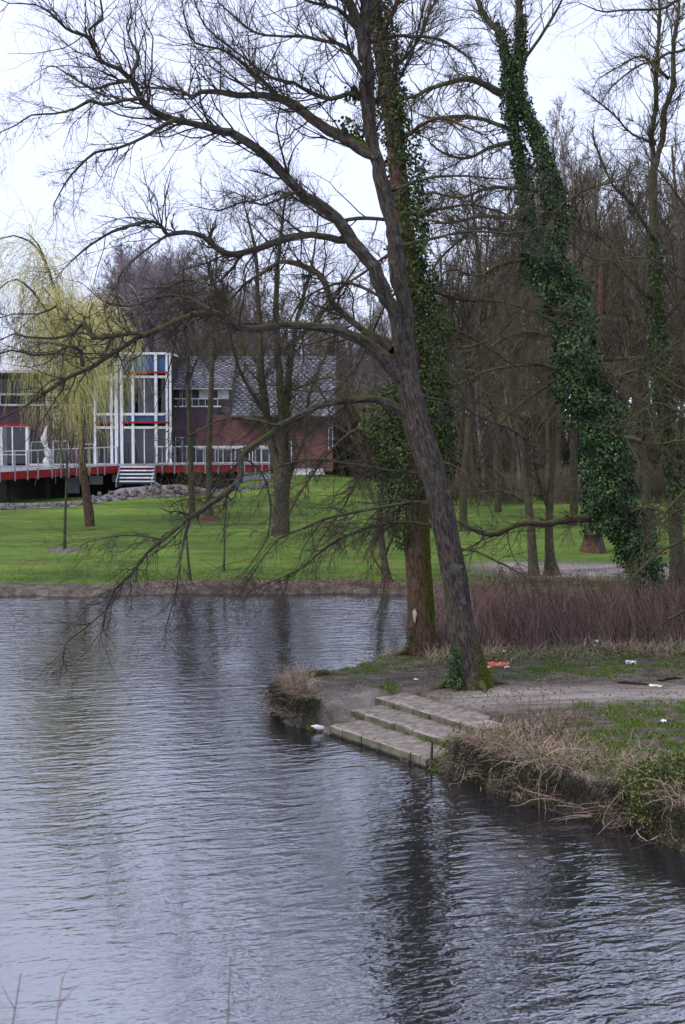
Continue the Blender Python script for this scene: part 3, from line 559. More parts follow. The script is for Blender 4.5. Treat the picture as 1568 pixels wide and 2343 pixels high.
# ------------------------------------------------------------------ tree B: the ivy-clad trunk behind the oak
YB = 29.9
trB = trace([(966, 1500, 62), (963, 1400, 60), (957, 1300, 56), (953, 1200, 55), (950, 1100, 54), (950, 1000, 52), (950, 900, 50), (948, 800, 48), (943, 700, 46), (932, 600, 44), (922, 500, 43), (912, 400, 42), (902, 300, 40), (886, 200, 38), (870, 100, 34), (852, 0, 30), (840, -120, 22), (835, -300, 12)], YB)
limbsB = [
    LB([(905, 330, 12), (960, 290, 10), (1010, 270, 8), (1060, 290, 6), (1110, 310, 4)], YB, YB - 1, dict(den=7, **MID)),
    LB([(950, 640, 10), (985, 660, 10), (1030, 682, 9), (1102, 688, 8), (1182, 698, 6), (1264, 726, 4), (1320, 740, 2)], YB, YB + 1, dict(den=7, **MID)),
    LB([(925, 520, 10), (990, 480, 9), (1060, 470, 7), (1130, 480, 5), (1180, 500, 3)], YB, YB + 2, dict(den=8, **MID)),
    LB([(945, 720, 10), (1000, 740, 8), (1080, 770, 7), (1150, 820, 5), (1200, 850, 3)], YB, YB + 1, dict(den=7, **DRP)),
    LB([(948, 830, 9), (1010, 800, 8), (1080, 790, 6), (1140, 760, 5), (1200, 700, 3)], YB, YB - 1.5, dict(den=7, **MID)),
    LB([(950, 1010, 9), (890, 1050, 8), (830, 1090, 7), (790, 1150, 6), (740, 1220, 4), (700, 1290, 3)], YB, YB - 1, dict(den=8, **DRP)),
    LB([(950, 930, 9), (880, 960, 8), (800, 990, 7), (740, 1050, 5), (690, 1120, 4), (660, 1180, 3)], YB, YB + 1, dict(den=8, **DRP)),
    LB([(930, 1150, 8), (880, 1200, 7), (850, 1260, 6), (880, 1320, 4), (870, 1390, 3)], YB, YB - .7, dict(den=9, **DRP)),
    LB([(880, 180, 12), (940, 120, 10), (980, 40, 7), (1020, -40, 5)], YB, YB + 1, dict(den=7, **UPK)),
    LB([(868, 90, 12), (900, 20, 10), (930, -60, 7), (980, -150, 4)], YB, YB - 1, dict(den=6, **UPK)),
    LB([(925, 560, 9), (860, 600, 8), (800, 640, 6), (740, 700, 4), (700, 760, 3)], YB, YB + 1.5, dict(den=7, **MID)),
    LB([(935, 640, 8), (880, 700, 7), (820, 830, 5), (780, 880, 3)], YB, YB + 1, dict(den=7, **DRP)),
    LB([(950, 1060, 7), (1010, 1060, 6), (1070, 1090, 5), (1110, 1140, 3)], YB, YB - .8, dict(den=7, **DRP)),
]
TB, pB = tree('ivy_clad_trunk_tree', 'upright tree just behind the leaning oak, ivy over its upper trunk and reddish bare foot', trB, limbsB, M['barkB'], M['twigG'], YB, den=6, lv=(6, 4), sides=22, flare=1.25)
roots(TB, trB[0][0], YB, .28, 7, M['barkB'], 6)
def ivypath(uvr, Y): return spline(trace(uvr, Y), .12)
iv = MB(); cr = MB()
p_, r_ = ivypath([(950, 1240, 50), (925, 1200, 70), (918, 1150, 110), (915, 1080, 140), (912, 1010, 145), (918, 950, 125), (935, 890, 80), (950, 830, 60)], YB); ivy(iv, p_, r_, 800, size=(.035, .08), lump=.5, shell=(.2, 1.2))
p_, r_ = ivypath([(980, 1140, 20), (1000, 1080, 60), (1005, 1000, 70), (990, 900, 76), (975, 800, 84), (965, 700, 78), (950, 600, 74), (938, 500, 72), (925, 400, 70), (915, 300, 66), (895, 200, 60), (878, 100, 54), (860, 0, 46), (845, -120, 30)], YB); ivy(iv, p_, r_, 900, size=(.035, .08), lump=.6, seed=3, shell=(.3, 1.35))
p_, r_ = ivypath([(950, 1500, 36), (944, 1470, 24), (940, 1430, 12)], YB - .25); ivy(iv, p_, r_, 600, size=(.03, .055))
p_, r_ = ivypath([(790, 215, 20), (815, 215, 36), (850, 220, 20)], YA + .5); ivy(iv, p_, r_, 300)
p_, r_ = ivypath([(770, 275, 20), (800, 285, 26), (850, 330, 20)], YA + .4); ivy(iv, p_, r_, 250)
part(iv, 'ivy', M['ivy2'], TB, kind='stuff')
mo = MB(); n = 6500; zz = gz(trB[0][0], YB) + 2.9 * rng.uniform(0, 1, n) ** 1.4; pf, rf = spline(trB[:4])
ip = np.interp(zz, pf[:, 2], pf[:, 0]); rr = np.interp(zz, pf[:, 2], rf); th_ = -.55 + .45 * rng.normal(size=n)
c = np.stack([ip + rr * np.cos(th_) * 1.0, YB + rr * np.sin(th_) * 1.03, zz], 1); dd = nrm(np.stack([np.cos(th_), np.sin(th_), .8 + 0 * th_], 1) + .6 * rng.normal(size=(n, 3)))
mo.cards(c, dd, nrm(np.cross(dd, rng.normal(size=(n, 3)))), rng.uniform(.02, .045, n), .015); part(mo, 'moss', bpy.data.materials['foot_moss'], TB, kind='stuff')
sc_ = MB(); q = P(949, 1408, YB - .262)      # pale scar where bark is gone
ang = np.linspace(0, 2 * np.pi, 14, endpoint=False); sc_.prism([(q[0] + .035 * math.cos(a) * (1 + .3 * math.sin(3 * a)), q[2] + .13 * math.sin(a) * (1 + .2 * math.cos(5 * a))) for a in ang], 1, q[1] - .012, q[1] + .06)
part(sc_, 'bark_scar', mat('bare_wood', (.4, .33, .28), (.6, .52, .46), scale=8), TB)

# ------------------------------------------------------------------ tree C: great leaning tree wrapped in ivy
YC = 36.6
trC = trace([(1520, 1410, 60), (1480, 1330, 52), (1450, 1250, 50), (1425, 1180, 50), (1400, 1100, 50), (1375, 1000, 48), (1355, 920, 46), (1330, 840, 46), (1300, 750, 44), (1275, 680, 44), (1255, 600, 42), (1242, 540, 40)], YC)
limbsC = [
    LB([(1242, 545, 34), (1275, 480, 28), (1262, 400, 26), (1238, 340, 24), (1212, 280, 22), (1184, 238, 26), (1176, 200, 26), (1190, 140, 24), (1196, 80, 20), (1188, 0, 17), (1178, -100, 13), (1190, -240, 7)], YC, YC, dict(den=3, tmin=.5, **UPK), 10),
    LB([(1240, 550, 30), (1206, 480, 22), (1194, 400, 20), (1183, 330, 18), (1170, 260, 18), (1166, 180, 24), (1156, 110, 20), (1132, 50, 17), (1085, 0, 14), (1050, -60, 11), (1000, -150, 6)], YC, YC, dict(den=3, tmin=.5, **UPK), 10),
    LB([(1188, 150, 10), (1228, 84, 9), (1262, 40, 7), (1286, 0, 5), (1310, -60, 3)], YC, YC - 1, dict(den=3, **UPK)),
    LB([(1150, 215, 18), (1110, 196, 15), (1070, 182, 14), (1027, 188, 12), (984, 200, 10), (951, 220, 9), (903, 231, 7), (850, 238, 4)], YC, YC - 2, dict(den=7, **MID)),
    LB([(1172, 296, 12), (1140, 288, 10), (1102, 276, 9), (1043, 266, 7), (994, 272, 5), (960, 262, 3)], YC, YC + 1, dict(den=7, **MID)),
    LB([(1178, 325, 10), (1118, 338, 9), (1070, 355, 7), (1012, 344, 6), (985, 326, 4)], YC, YC - 1, dict(den=7, **MID)),
    LB([(1190, 430, 10), (1120, 430, 9), (1050, 450, 7), (990, 440, 6), (950, 450, 3)], YC, YC + 1, dict(den=9, **MID)),
    LB([(1205, 500, 12), (1150, 500, 10), (1090, 495, 8), (1030, 510, 6), (970, 500, 4)], YC, YC - 1, dict(den=9, **MID)),
    LB([(1230, 560, 12), (1170, 540, 10), (1100, 520, 8), (1040, 560, 6), (1000, 600, 4)], YC, YC + 1.5, dict(den=9, **MID)),
    LB([(1225, 590, 10), (1150, 600, 9), (1090, 630, 7), (1030, 620, 5), (990, 640, 3)], YC, YC - 1, dict(den=9, **MID)),
    LB([(1300, 850, 12), (1240, 830, 10), (1180, 838, 8), (1110, 850, 6), (1050, 880, 4)], YC, YC - 2, dict(den=8, **MID)),
    LB([(1290, 780, 10), (1210, 760, 9), (1140, 780, 7), (1080, 830, 5), (1040, 860, 3)], YC, YC + 1, dict(den=8, **MID)),
    LB([(1300, 830, 10), (1270, 870, 8), (1180, 930, 7), (1120, 990, 5), (1090, 1060, 3)], YC, YC - 1, dict(den=8, **DRP)),
    LB([(1375, 1190, 20), (1340, 1184, 19), (1300, 1190, 19), (1250, 1200, 18), (1190, 1198, 14), (1140, 1212, 13), (1100, 1215, 11), (1064, 1205, 8), (1036, 1190, 6), (1010, 1200, 3)], YC + .3, YC - 3, dict(den=5, **DRP), 10),
    LB([(1380, 1010, 12), (1440, 1000, 10), (1500, 1020, 8), (1560, 1010, 6), (1600, 1000, 4)], YC, YC - 2, dict(den=7, **MID)),
    LB([(1340, 900, 10), (1400, 860, 9), (1450, 850, 7), (1540, 790, 5), (1600, 760, 3)], YC, YC - 2, dict(den=7, **MID)),
    LB([(1420, 1180, 10), (1480, 1160, 9), (1540, 1170, 7), (1600, 1150, 5)], YC, YC - 3, dict(den=7, **DRP)),
    LB([(1250, 500, 8), (1330, 440, 7), (1400, 420, 5), (1440, 400, 3)], YC, YC - 2, dict(den=7, **MID)),
]
TC, pC = tree('ivy_wrapped_tree', 'huge leaning forked tree on the right wrapped from foot to fork in dark ivy', trC, limbsC, M['barkD'], M['twigG'], YC, den=6, lv=(6, 4), sides=16, flare=1.3)
iv = MB(); cm = MB()
p_, r_ = ivypath([(1510, 1395, 60), (1480, 1330, 74), (1452, 1260, 88), (1425, 1180, 92), (1402, 1100, 104), (1378, 1000, 116), (1352, 920, 114), (1330, 840, 106), (1308, 760, 98), (1284, 690, 98), (1262, 620, 96), (1245, 560, 88)], YC)
cm.tubes(p_[None], r_[None] * .62, 12, bump=.15); ivy(iv, p_, r_, 900, size=(.04, .095), lump=.5, shell=(.35, 1.25))
p_, r_ = ivypath([(1250, 580, 56), (1274, 500, 52), (1265, 430, 48), (1246, 360, 42), (1218, 290, 34), (1188, 240, 38), (1176, 200, 40), (1184, 150, 32), (1194, 90, 22), (1192, 30, 16)], YC)
cm.tubes(p_[None], r_[None] * .55, 10, bump=.15); ivy(iv, p_, r_ * 1.05, 1000, size=(.04, .085), lump=.45, seed=2, shell=(.4, 1.25))
p_, r_ = ivypath([(1228, 580, 50), (1208, 500, 38), (1196, 420, 34), (1184, 340, 27), (1171, 270, 27), (1163, 190, 28), (1157, 120, 22), (1135, 50, 14)], YC)
cm.tubes(p_[None], r_[None] * .5, 10, bump=.15); ivy(iv, p_, r_ * 1.1, 1000, size=(.04, .085), lump=.45, seed=5, shell=(.4, 1.25))
part(iv, 'ivy', M['ivy'], TC, kind='stuff'); part(cm, 'ivy_core', M['core'], TC, smooth=True)  # core tubes are dark filler added so the ivy is not see-through

# ------------------------------------------------------------------ tree D, right edge
YD = 41.
trD = trace([(1552, 1330, 34), (1545, 1200, 32), (1535, 1050, 30), (1522, 950, 30), (1508, 850, 30), (1500, 740, 28), (1500, 640, 26), (1498, 540, 24), (1494, 440, 22), (1494, 390, 20)], YD)
limbsD = [
    LB([(1494, 395, 16), (1490, 340, 14), (1498, 240, 12), (1506, 140, 10), (1508, 40, 8), (1505, -80, 5)], YD, YD + .6, dict(den=6, **UPK)),
    LB([(1494, 400, 16), (1516, 300, 14), (1535, 180, 12), (1545, 80, 10), (1552, 0, 8), (1556, -120, 5)], YD, YD - .6, dict(den=6, **UPK)),
    LB([(1500, 820, 14), (1460, 815, 12), (1400, 822, 9), (1340, 830, 6)], YD, YD - 1.5, dict(den=7, **MID)),
    LB([(1498, 700, 10), (1440, 640, 8), (1400, 600, 7), (1350, 590, 5), (1310, 560, 3)], YD, YD - 1.5, dict(den=8, **MID)),
    LB([(1500, 560, 10), (1450, 470, 8), (1400, 420, 6), (1360, 330, 4)], YD, YD - 2, dict(den=8, **MID)),
    LB([(1520, 940, 10), (1560, 860, 8), (1600, 800, 6)], YD, YD - 1.5, dict(den=8, **MID)),
    LB([(1500, 760, 9), (1545, 700, 8), (1580, 640, 6), (1620, 560, 4)], YD, YD - 1, dict(den=8, **MID)),
    LB([(1500, 330, 8), (1440, 300, 6), (1400, 260, 5), (1350, 220, 3)], YD, YD - 1, dict(den=7, **MID)),
    LB([(1530, 180, 8), (1470, 130, 6), (1420, 150, 4), (1370, 180, 2)], YD, YD - 1, dict(den=7, **MID)),
    LB([(1600, 60, 9), (1560, 115, 8), (1520, 130, 7), (1460, 150, 6), (1410, 190, 4), (1370, 240, 2)], YD, YD - 3, dict(den=5, **MID)),
    LB([(1640, -30, 9), (1560, -5, 8), (1510, 22, 7), (1440, 22, 6), (1380, 30, 4), (1330, 10, 2)], YD - 2, YD - 3, dict(den=5, **MID)),
    LB([(1530, 1000, 9), (1470, 960, 8), (1430, 950, 6), (1400, 920, 4)], YD, YD - 2, dict(den=7, **MID)),
]
TD, pD = tree('forked_tree', 'slim dark tree near the right edge, two tall stems, ivy on its lower trunk', trD, limbsD, M['barkD'], M['twigG'], YD, den=7, lv=(5, 4), flare=1.4)
iv = MB()
p_, r_ = ivypath([(1550, 1200, 30), (1540, 1080, 36), (1526, 980, 44), (1515, 880, 46), (1505, 780, 36), (1500, 680, 28), (1500, 600, 22), (1498, 530, 14)], YD - .1); ivy(iv, p_, r_, 260, size=(.07, .12))
part(iv, 'ivy', M['ivy2'], TD, kind='stuff')

# pale-twigged branches reaching in from the right
trS = trace([(1700, 1500, 40), (1690, 1300, 36), (1690, 1000, 32), (1680, 700, 26), (1670, 400, 18)], 27.)
limbsS = [LB([(1690, 1280, 10), (1620, 1220, 9), (1560, 1240, 8), (1500, 1270, 7), (1440, 1330, 5), (1400, 1390, 3)], 27, 26, dict(den=5, **DRP)),
          LB([(1690, 1100, 10), (1620, 1080, 9), (1560, 1130, 8), (1510, 1190, 6), (1470, 1250, 4)], 27, 26.5, dict(den=5, **DRP)),
          LB([(1690, 950, 10), (1620, 900, 9), (1560, 940, 7), (1500, 920, 5), (1440, 960, 3)], 27, 26, dict(den=5, **MID)),
          LB([(1680, 760, 10), (1620, 680, 9), (1560, 640, 7), (1490, 590, 5), (1400, 590, 3)], 27, 26, dict(den=5, **MID)),
          LB([(1675, 560, 10), (1620, 520, 9), (1568, 470, 8), (1530, 420, 6), (1490, 370, 4)], 27, 26, dict(den=5, **MID)),
          LB([(1690, 1400, 10), (1620, 1380, 9), (1560, 1400, 8), (1510, 1430, 6), (1480, 1470, 4)], 27, 27.5, dict(den=5, **MID))]
tree('bare_tree', 'bare tree just outside the right edge, pale mossy twigs hanging in over the thicket', trS, limbsS, M['barkD'], M['twigG'], 27, den=6, lv=(6, 4))

# ------------------------------------------------------------------ trees on the far lawn
YE = 61.5; fl = dict(fine=.005)
trE = trace([(642, 1232, 40), (645, 1150, 36), (646, 1090, 40), (648, 1060, 40)], YE)
limbsE = [
    LB([(640, 1085, 26), (618, 1000, 20), (602, 880, 18), (596, 780, 15), (588, 660, 11), (580, 560, 8), (560, 470, 4)], YE, YE + 1, dict(den=4.6, l1=(1, 2.6), trop=(0, 0, .06), **fl), 9),
    LB([(650, 1080, 28), (646, 960, 24), (640, 850, 20), (630, 720, 14), (640, 560, 9), (650, 450, 5)], YE, YE - 1, dict(den=4.6, l1=(1, 2.6), trop=(0, 0, .06), **fl), 9),
    LB([(652, 1080, 22), (658, 960, 18), (660, 850, 15), (690, 700, 10), (720, 580, 6), (730, 500, 4)], YE, YE + 2, dict(den=4.6, l1=(1, 2.6), trop=(0, 0, .06), **fl), 9),
    LB([(655, 1120, 10), (675, 1060, 8), (700, 1000, 7), (710, 900, 6), (760, 780, 4)], YE, YE + 1, dict(den=4.6, l1=(1, 2.6), **fl)),
    LB([(610, 950, 10), (560, 860, 8), (520, 740, 6), (480, 620, 4)], YE, YE - 2, dict(den=4.6, l1=(1, 2.4), **fl)),
    LB([(650, 800, 10), (720, 740, 8), (780, 660, 6), (820, 600, 4)], YE, YE - 2, dict(den=4.6, l1=(1, 2.4), **fl)),
    LB([(600, 840, 9), (540, 760, 7), (500, 670, 5), (460, 560, 3)], YE, YE + 2, dict(den=4.6, l1=(1, 2.4), **fl)),
    LB([(645, 900, 8), (700, 880, 7), (760, 860, 5), (800, 900, 3)], YE, YE - 2, dict(den=4.6, l1=(1, 2.4), **fl)),
]
tree('three_stem_tree', 'thick-footed tree on the lawn that parts into three tall stems before the brick wing', trE, limbsE, M['barkD'], M['twigG'], YE, lv=(6, 5), step=.5, sides=14, flare=1.15)
def simple(name, label, uv, Y, limbs, barkk='barkD', twig='twigG', kw=None, **k):
    tr = trace(uv, Y); ls = [LB(a, Y, Y + rng.uniform(-1.5, 1.5), dict(fine=.005, l1=(.6, 1.8), den=6, **(kw or dict(trop=(0, 0, .06)))), 6) for a in limbs]
    return tree(name, label, tr, ls, M[barkk], M[twig], Y, lv=(5, 4), step=.4, sides=9, **k)
simple('slim_tree', 'slim straight tree on the lawn in front of the glass tower\'s right edge', [(440, 1190, 16), (438, 1100, 12), (436, 1000, 12), (431, 900, 11), (430, 830, 10)], 72,
       [[(430, 835, 9), (425, 740, 6), (420, 620, 4)], [(432, 870, 7), (470, 780, 5), (500, 680, 3)], [(432, 850, 6), (390, 770, 4), (370, 680, 3)]])
simple('slim_tree', 'slim tree with a rusty heap of leaves round its foot, before the slate-roofed wing', [(478, 1198, 26), (478, 1150, 14), (480, 1000, 13), (485, 850, 11), (488, 780, 9)], 70,
       [[(488, 785, 8), (494, 700, 6), (500, 580, 4)], [(486, 830, 7), (530, 740, 5), (560, 640, 3)], [(486, 860, 6), (450, 780, 5), (430, 650, 3)]], flare=2)
simple('sapling', 'thin bare sapling in a round mulch bed at the left of the lawn', [(148, 1262, 7), (150, 1180, 6), (153, 1100, 5), (155, 1040, 4)], 55, [[(153, 1100, 3), (140, 1040, 2.5), (138, 980, 2)], [(155, 1060, 3), (170, 1000, 2)]])
simple('sapling', 'thin leaning sapling at the water edge below the slim trees', [(436, 1335, 8), (432, 1290, 6), (428, 1240, 5), (424, 1180, 4)], 46, [[(427, 1230, 3), (440, 1160, 2.5), (450, 1100, 2)], [(424, 1190, 3), (410, 1120, 2)]])
simple('sapling', 'small pale sapling on the lawn left of the three-stemmed tree', [(512, 1312, 5), (514, 1260, 4), (515, 1200, 3), (520, 1120, 2)], 48, [[(514, 1230, 2.5), (530, 1160, 2)], [(515, 1200, 2.5), (500, 1140, 2)]])
simple('leaning_tree', 'dark leaning tree beside the muddy path, left of a similar one', [(1222, 1325, 22), (1216, 1220, 20), (1206, 1120, 17), (1195, 1020, 14), (1176, 930, 11), (1160, 850, 8)], 46.5,
       [[(1200, 1060, 8), (1240, 980, 6), (1260, 880, 4)], [(1190, 980, 7), (1140, 900, 5), (1100, 800, 3)], [(1160, 850, 6), (1140, 760, 4), (1150, 650, 2)], [(1208, 1150, 7), (1150, 1120, 5), (1090, 1130, 3)]], flare=1.5)
simple('leaning_tree', 'dark tree beside the muddy path with a forked stem, close right of the leaning one', [(1263, 1318, 26), (1256, 1230, 20), (1259, 1130, 16), (1266, 1050, 13), (1272, 900, 10), (1280, 760, 6)], 47,
       [[(1256, 1170, 10), (1232, 1080, 8), (1222, 960, 5), (1240, 800, 3)], [(1268, 1000, 7), (1310, 900, 5), (1330, 780, 3)], [(1270, 900, 6), (1230, 800, 4), (1200, 700, 2)]], flare=1.6)
T_, p2 = simple('ivy_stump_tree', 'stout ivy-covered trunk standing on the lawn behind the great leaning tree', [(1356, 1268, 46), (1358, 1200, 40), (1360, 1120, 38), (1365, 1000, 34), (1370, 860, 26), (1375, 700, 18), (1380, 560, 8)], 54,
       [[(1365, 960, 9), (1420, 860, 7), (1450, 740, 4)], [(1370, 860, 8), (1330, 740, 6), (1320, 600, 3)], [(1375, 760, 8), (1420, 640, 5), (1430, 520, 3)]], barkk='barkB')
iv = MB(); p_, r_ = ivypath([(1356, 1225, 40), (1360, 1180, 56), (1362, 1100, 62), (1366, 1000, 56), (1370, 900, 40)], 53.8); ivy(iv, p_, r_, 160, size=(.1, .15)); part(iv, 'ivy', M['ivy'], T_, kind='stuff')
for uv, lab, Yb in (([(1108, 1150, 9), (1106, 1080, 8), (1098, 1010, 7), (1092, 940, 5), (1088, 850, 3)], 'pale-barked birch in the far hedge behind the lawn, left of the house', 82), ([(1190, 1150, 8), (1186, 1060, 7), (1172, 1000, 6), (1160, 930, 5), (1150, 850, 3)], 'leaning pale birch in the far hedge in front of the small house', 84)):
    simple('birch_tree', lab, uv, Yb, [[(uv[2][0], uv[2][1], 4), (uv[2][0] + 30, uv[2][1] - 100, 3), (uv[2][0] + 40, uv[2][1] - 200, 2)], [(uv[1][0], uv[1][1], 4), (uv[1][0] - 30, uv[1][1] - 120, 2)]], barkk='birch' if 'birch' in M else M.setdefault('birch', bark('birch_bark', (.08, .075, .07), (.3, .28, .26), (.14, .14, .12), (.1, .1, .05), lam=.3, mam=.2)) and 'birch')
simple('bare_tree', 'short knotted bare tree at the far water edge left of the twin trunks', [(888, 1340, 22), (880, 1290, 18), (872, 1230, 16), (868, 1160, 13), (872, 1080, 9)], 45.5,
       [[(880, 1270, 9), (910, 1200, 6), (915, 1110, 4)], [(870, 1180, 8), (840, 1110, 5), (830, 1020, 3)], [(872, 1090, 7), (890, 1000, 4), (880, 900, 2)]])

# willows
def willow(name, label, trunk, arcs, Y, n_st, lr, Yspread, mat_=None, rad=.009):
    th = thing(name, label, 'tree', (*trunk[0][:2], gz(trunk[0][0], trunk[0][1])))
    tm = MB(); p, r = spline(trunk, .4); tm.tubes(p[None], r[None], 12, bump=.1); part(tm, 'trunk', M['barkB'], th, smooth=True)
    st = MB()
    for uv, y1, n_, l_ in arcs:
        n_ = int(n_ * .62)
        tm = MB(); lp, lr_ = limb_tube(tm, trace(uv, Y, Y + y1), 6, step=.4); part(tm, 'branch', M['twigG'], th, smooth=True)
        f = rng.uniform(.12, 1, n_) ** .8 * (len(lp) - 1); i = np.minimum(f.astype(int), len(lp) - 2)
        ncl = 8; cl = rng.normal(size=(ncl, 3)) * (.35, .6, .2); kc = (f / len(lp) * ncl * .999).astype(int) % ncl; tq = (kc + .5) / ncl * (len(lp) - 1); s = lp[np.round(tq).astype(int)] * .75 + lp[i] * .25 + cl[kc] + rng.normal(size=(n_, 3)) * (.10, .16, .2); Lc = rng.uniform(.55, 1, ncl)[kc]
        L = rng.uniform(.55, 1, n_) * l_ * Lc; d = nrm(rng.normal(size=(n_, 3)) * .7 + (0, 0, .35))
        g = grow(s, d, L, np.full(n_, rad), 10, .06, (0, 0, -.33), .5)
        st.tubes(*g, 3)
        q = spawn(g[0], g[1], 2.2, .2, .15, .5, (.2, .5), .9); st.tubes(*grow(*q[:3], np.full(len(q[0]), rad * .7), 4, .05, (0, 0, -.35), .6), 3)
    part(st, 'hanging_twigs', mat_ or M['willow'], th, kind='stuff'); return th
willow('weeping_willow', 'yellow weeping willow before the glass building, its curtain hanging over a pruned brown trunk',
       trace([(207, 1204, 24), (200, 1140, 20), (191, 1090, 19), (187, 1040, 13), (190, 980, 12), (192, 900, 11), (185, 800, 9), (175, 740, 7)], 64),
       [([(188, 960, 8), (195, 800, 7), (210, 735, 5), (230, 720, 3), (250, 750, 2)], -1, 520, 4.4), ([(186, 860, 8), (175, 760, 6), (165, 720, 4), (150, 740, 3)], -1.5, 520, 5.2),
        ([(186, 830, 8), (190, 740, 6), (200, 705, 4), (205, 690, 3)], 1, 300, 5), ([(186, 860, 7), (120, 640, 6), (90, 560, 4), (60, 530, 2)], 1, 240, 5), ([(186, 850, 7), (100, 600, 6), (30, 540, 4), (-20, 560, 3)], 2, 300, 6),
        ([(186, 860, 7), (100, 700, 5), (40, 640, 4), (0, 660, 3)], -2, 260, 6), ([(186, 860, 7), (130, 720, 5), (100, 660, 4), (70, 680, 3)], 0, 220, 5), ([(190, 980, 6), (150, 900, 4), (140, 860, 3)], -1.5, 90, 3)], 64, 0, 0, 0)
willow('weeping_willow', 'pale willow crown whose strand tips only just show at the left edge', trace([(-330, 1250, 60), (-320, 1000, 50), (-300, 700, 40), (-280, 450, 24)], 60),
       [([(-300, 700, 20), (-200, 400, 14), (-90, 260, 8), (-20, 290, 3)], 0, 260, 4), ([(-300, 600, 20), (-240, 380, 14), (-120, 300, 8), (-30, 350, 3)], 2, 200, 4)], 60, 0, 0, 0)

# ------------------------------------------------------------------ the wood behind: prototypes, then copies
def proto(seed, h, spread, nmain, fine, up, mat_t, mat_b, l1n=10, tr_r=.2):
    g = MB(); t0 = np.zeros((1, 3)); t0[0, 2] = -.3
    a = grow(t0, np.array([[0, 0, 1.]]), np.array([h * .85]), np.array([tr_r]), 14, .045, (0, 0, .05), .2); g.tubes(*a, 8, bump=.1)
    tw = MB()
    s = spawn(a[0], a[1], nmain, .25, .35, .9, (spread * .6, spread), .5); m1 = grow(*s[:3], s[3], 9, .12, (0, 0, up), .25); tw.tubes(*m1, 4)
    s = spawn(m1[0], m1[1], l1n, .15, .3, .9, (.25, .55), .55); m2 = grow(*s[:3], np.maximum(s[3], fine), 6, .14, (0, 0, up), .35); tw.tubes(*m2, 3)
    s = spawn(m2[0], m2[1], 6, .1, .3, .9, (.3, .6), .6); m3 = grow(*s[:3], np.maximum(s[3], fine), 3, .14, (0, 0, up), .5); tw.tubes(*m3, 3)
    return g.build('trunk', mat_b, link=False, smooth=True), tw.build('crown', mat_t, link=False)
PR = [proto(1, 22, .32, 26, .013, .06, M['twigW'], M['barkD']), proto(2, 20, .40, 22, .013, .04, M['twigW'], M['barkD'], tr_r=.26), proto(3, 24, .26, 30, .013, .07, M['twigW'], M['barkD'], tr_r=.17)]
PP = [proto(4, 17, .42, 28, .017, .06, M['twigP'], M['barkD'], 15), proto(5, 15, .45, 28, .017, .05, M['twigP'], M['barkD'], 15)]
def plant(name, label, group, pr, x, y, sc, rz):
    th = thing(name, label, 'tree', (x, y, gz(x, y)), group); th.rotation_euler = (0, 0, rz); th.scale = (sc, sc, sc * random.uniform(.9, 1.1))
    put('trunk', pr[0], th); put('crown', pr[1], th)
for k_ in range(112):
    u = random.uniform(950, 1680); Yb = random.uniform(88, 150); 
    x = (u - 784) / F * Yb; top = 330 + 60 * math.sin(u / 55) + random.uniform(0, 230) + (260 * (1 - (u - 950) / 260) if u < 1210 else 0)
    hgt = (950 - top) / F * Yb + 4.5
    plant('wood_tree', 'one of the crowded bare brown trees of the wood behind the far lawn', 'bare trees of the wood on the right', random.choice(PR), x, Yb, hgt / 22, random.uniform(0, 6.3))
for k_ in range(64):
    u = random.uniform(225, 580); Yb = random.uniform(125, 165); top = 560 + 90 * abs((u - 360) / 200) ** 2 + random.uniform(0, 90)
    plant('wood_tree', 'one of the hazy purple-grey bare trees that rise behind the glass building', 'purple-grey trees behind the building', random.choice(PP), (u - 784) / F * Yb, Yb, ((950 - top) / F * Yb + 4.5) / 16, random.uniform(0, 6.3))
for k_ in range(46):
    u = random.uniform(540, 960); Yb = random.uniform(112, 150); top = 705 + random.uniform(-20, 80)
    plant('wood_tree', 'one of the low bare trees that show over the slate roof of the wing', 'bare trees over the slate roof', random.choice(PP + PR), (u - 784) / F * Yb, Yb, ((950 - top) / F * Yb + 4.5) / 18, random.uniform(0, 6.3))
for k_ in range(12):
    u = random.uniform(-120, 220); Yb = random.uniform(125, 150)
    plant('wood_tree', 'one of the bare trees hidden behind the willow and the pale roof', 'bare trees behind the willow', random.choice(PP), (u - 784) / F * Yb, Yb, random.uniform(.5, .7), random.uniform(0, 6.3))
PM = proto(9, 19, .5, 24, .010, .03, M['twigG'], M['barkD'], 9, .19); PM2 = proto(10, 20, .55, 22, .010, .02, M['twigA'], M['barkD'], 9, .22)
for u, Yb, sc, lab in ((1005, 70, .8, 'slender bare tree just right of the ivy-clad trunk, at the back of the lawn'), (1062, 63, .85, 'dark bare tree on the back lawn in the gap right of the oak trunk'), (1140, 74, .9, 'bare tree at the back of the lawn just left of the two leaning trees'),
        (1312, 66, .9, 'dark bare tree on the back lawn between the forked tree and the stout ivied trunk'), (1412, 76, .95, 'bare tree seen close right of the stout ivied trunk, at the back of the lawn'), (1480, 62, .85, 'bare tree on the back lawn behind the foot of the great leaning tree'),
        (1590, 58, .9, 'bare tree half cut off by the right edge behind the thicket')):
    x = (u - 784) / F * Yb; plant('bare_tree', lab, 'bare trees standing along the back of the lawn', random.choice((PM, PM2)), x, Yb, sc, random.uniform(0, 6))
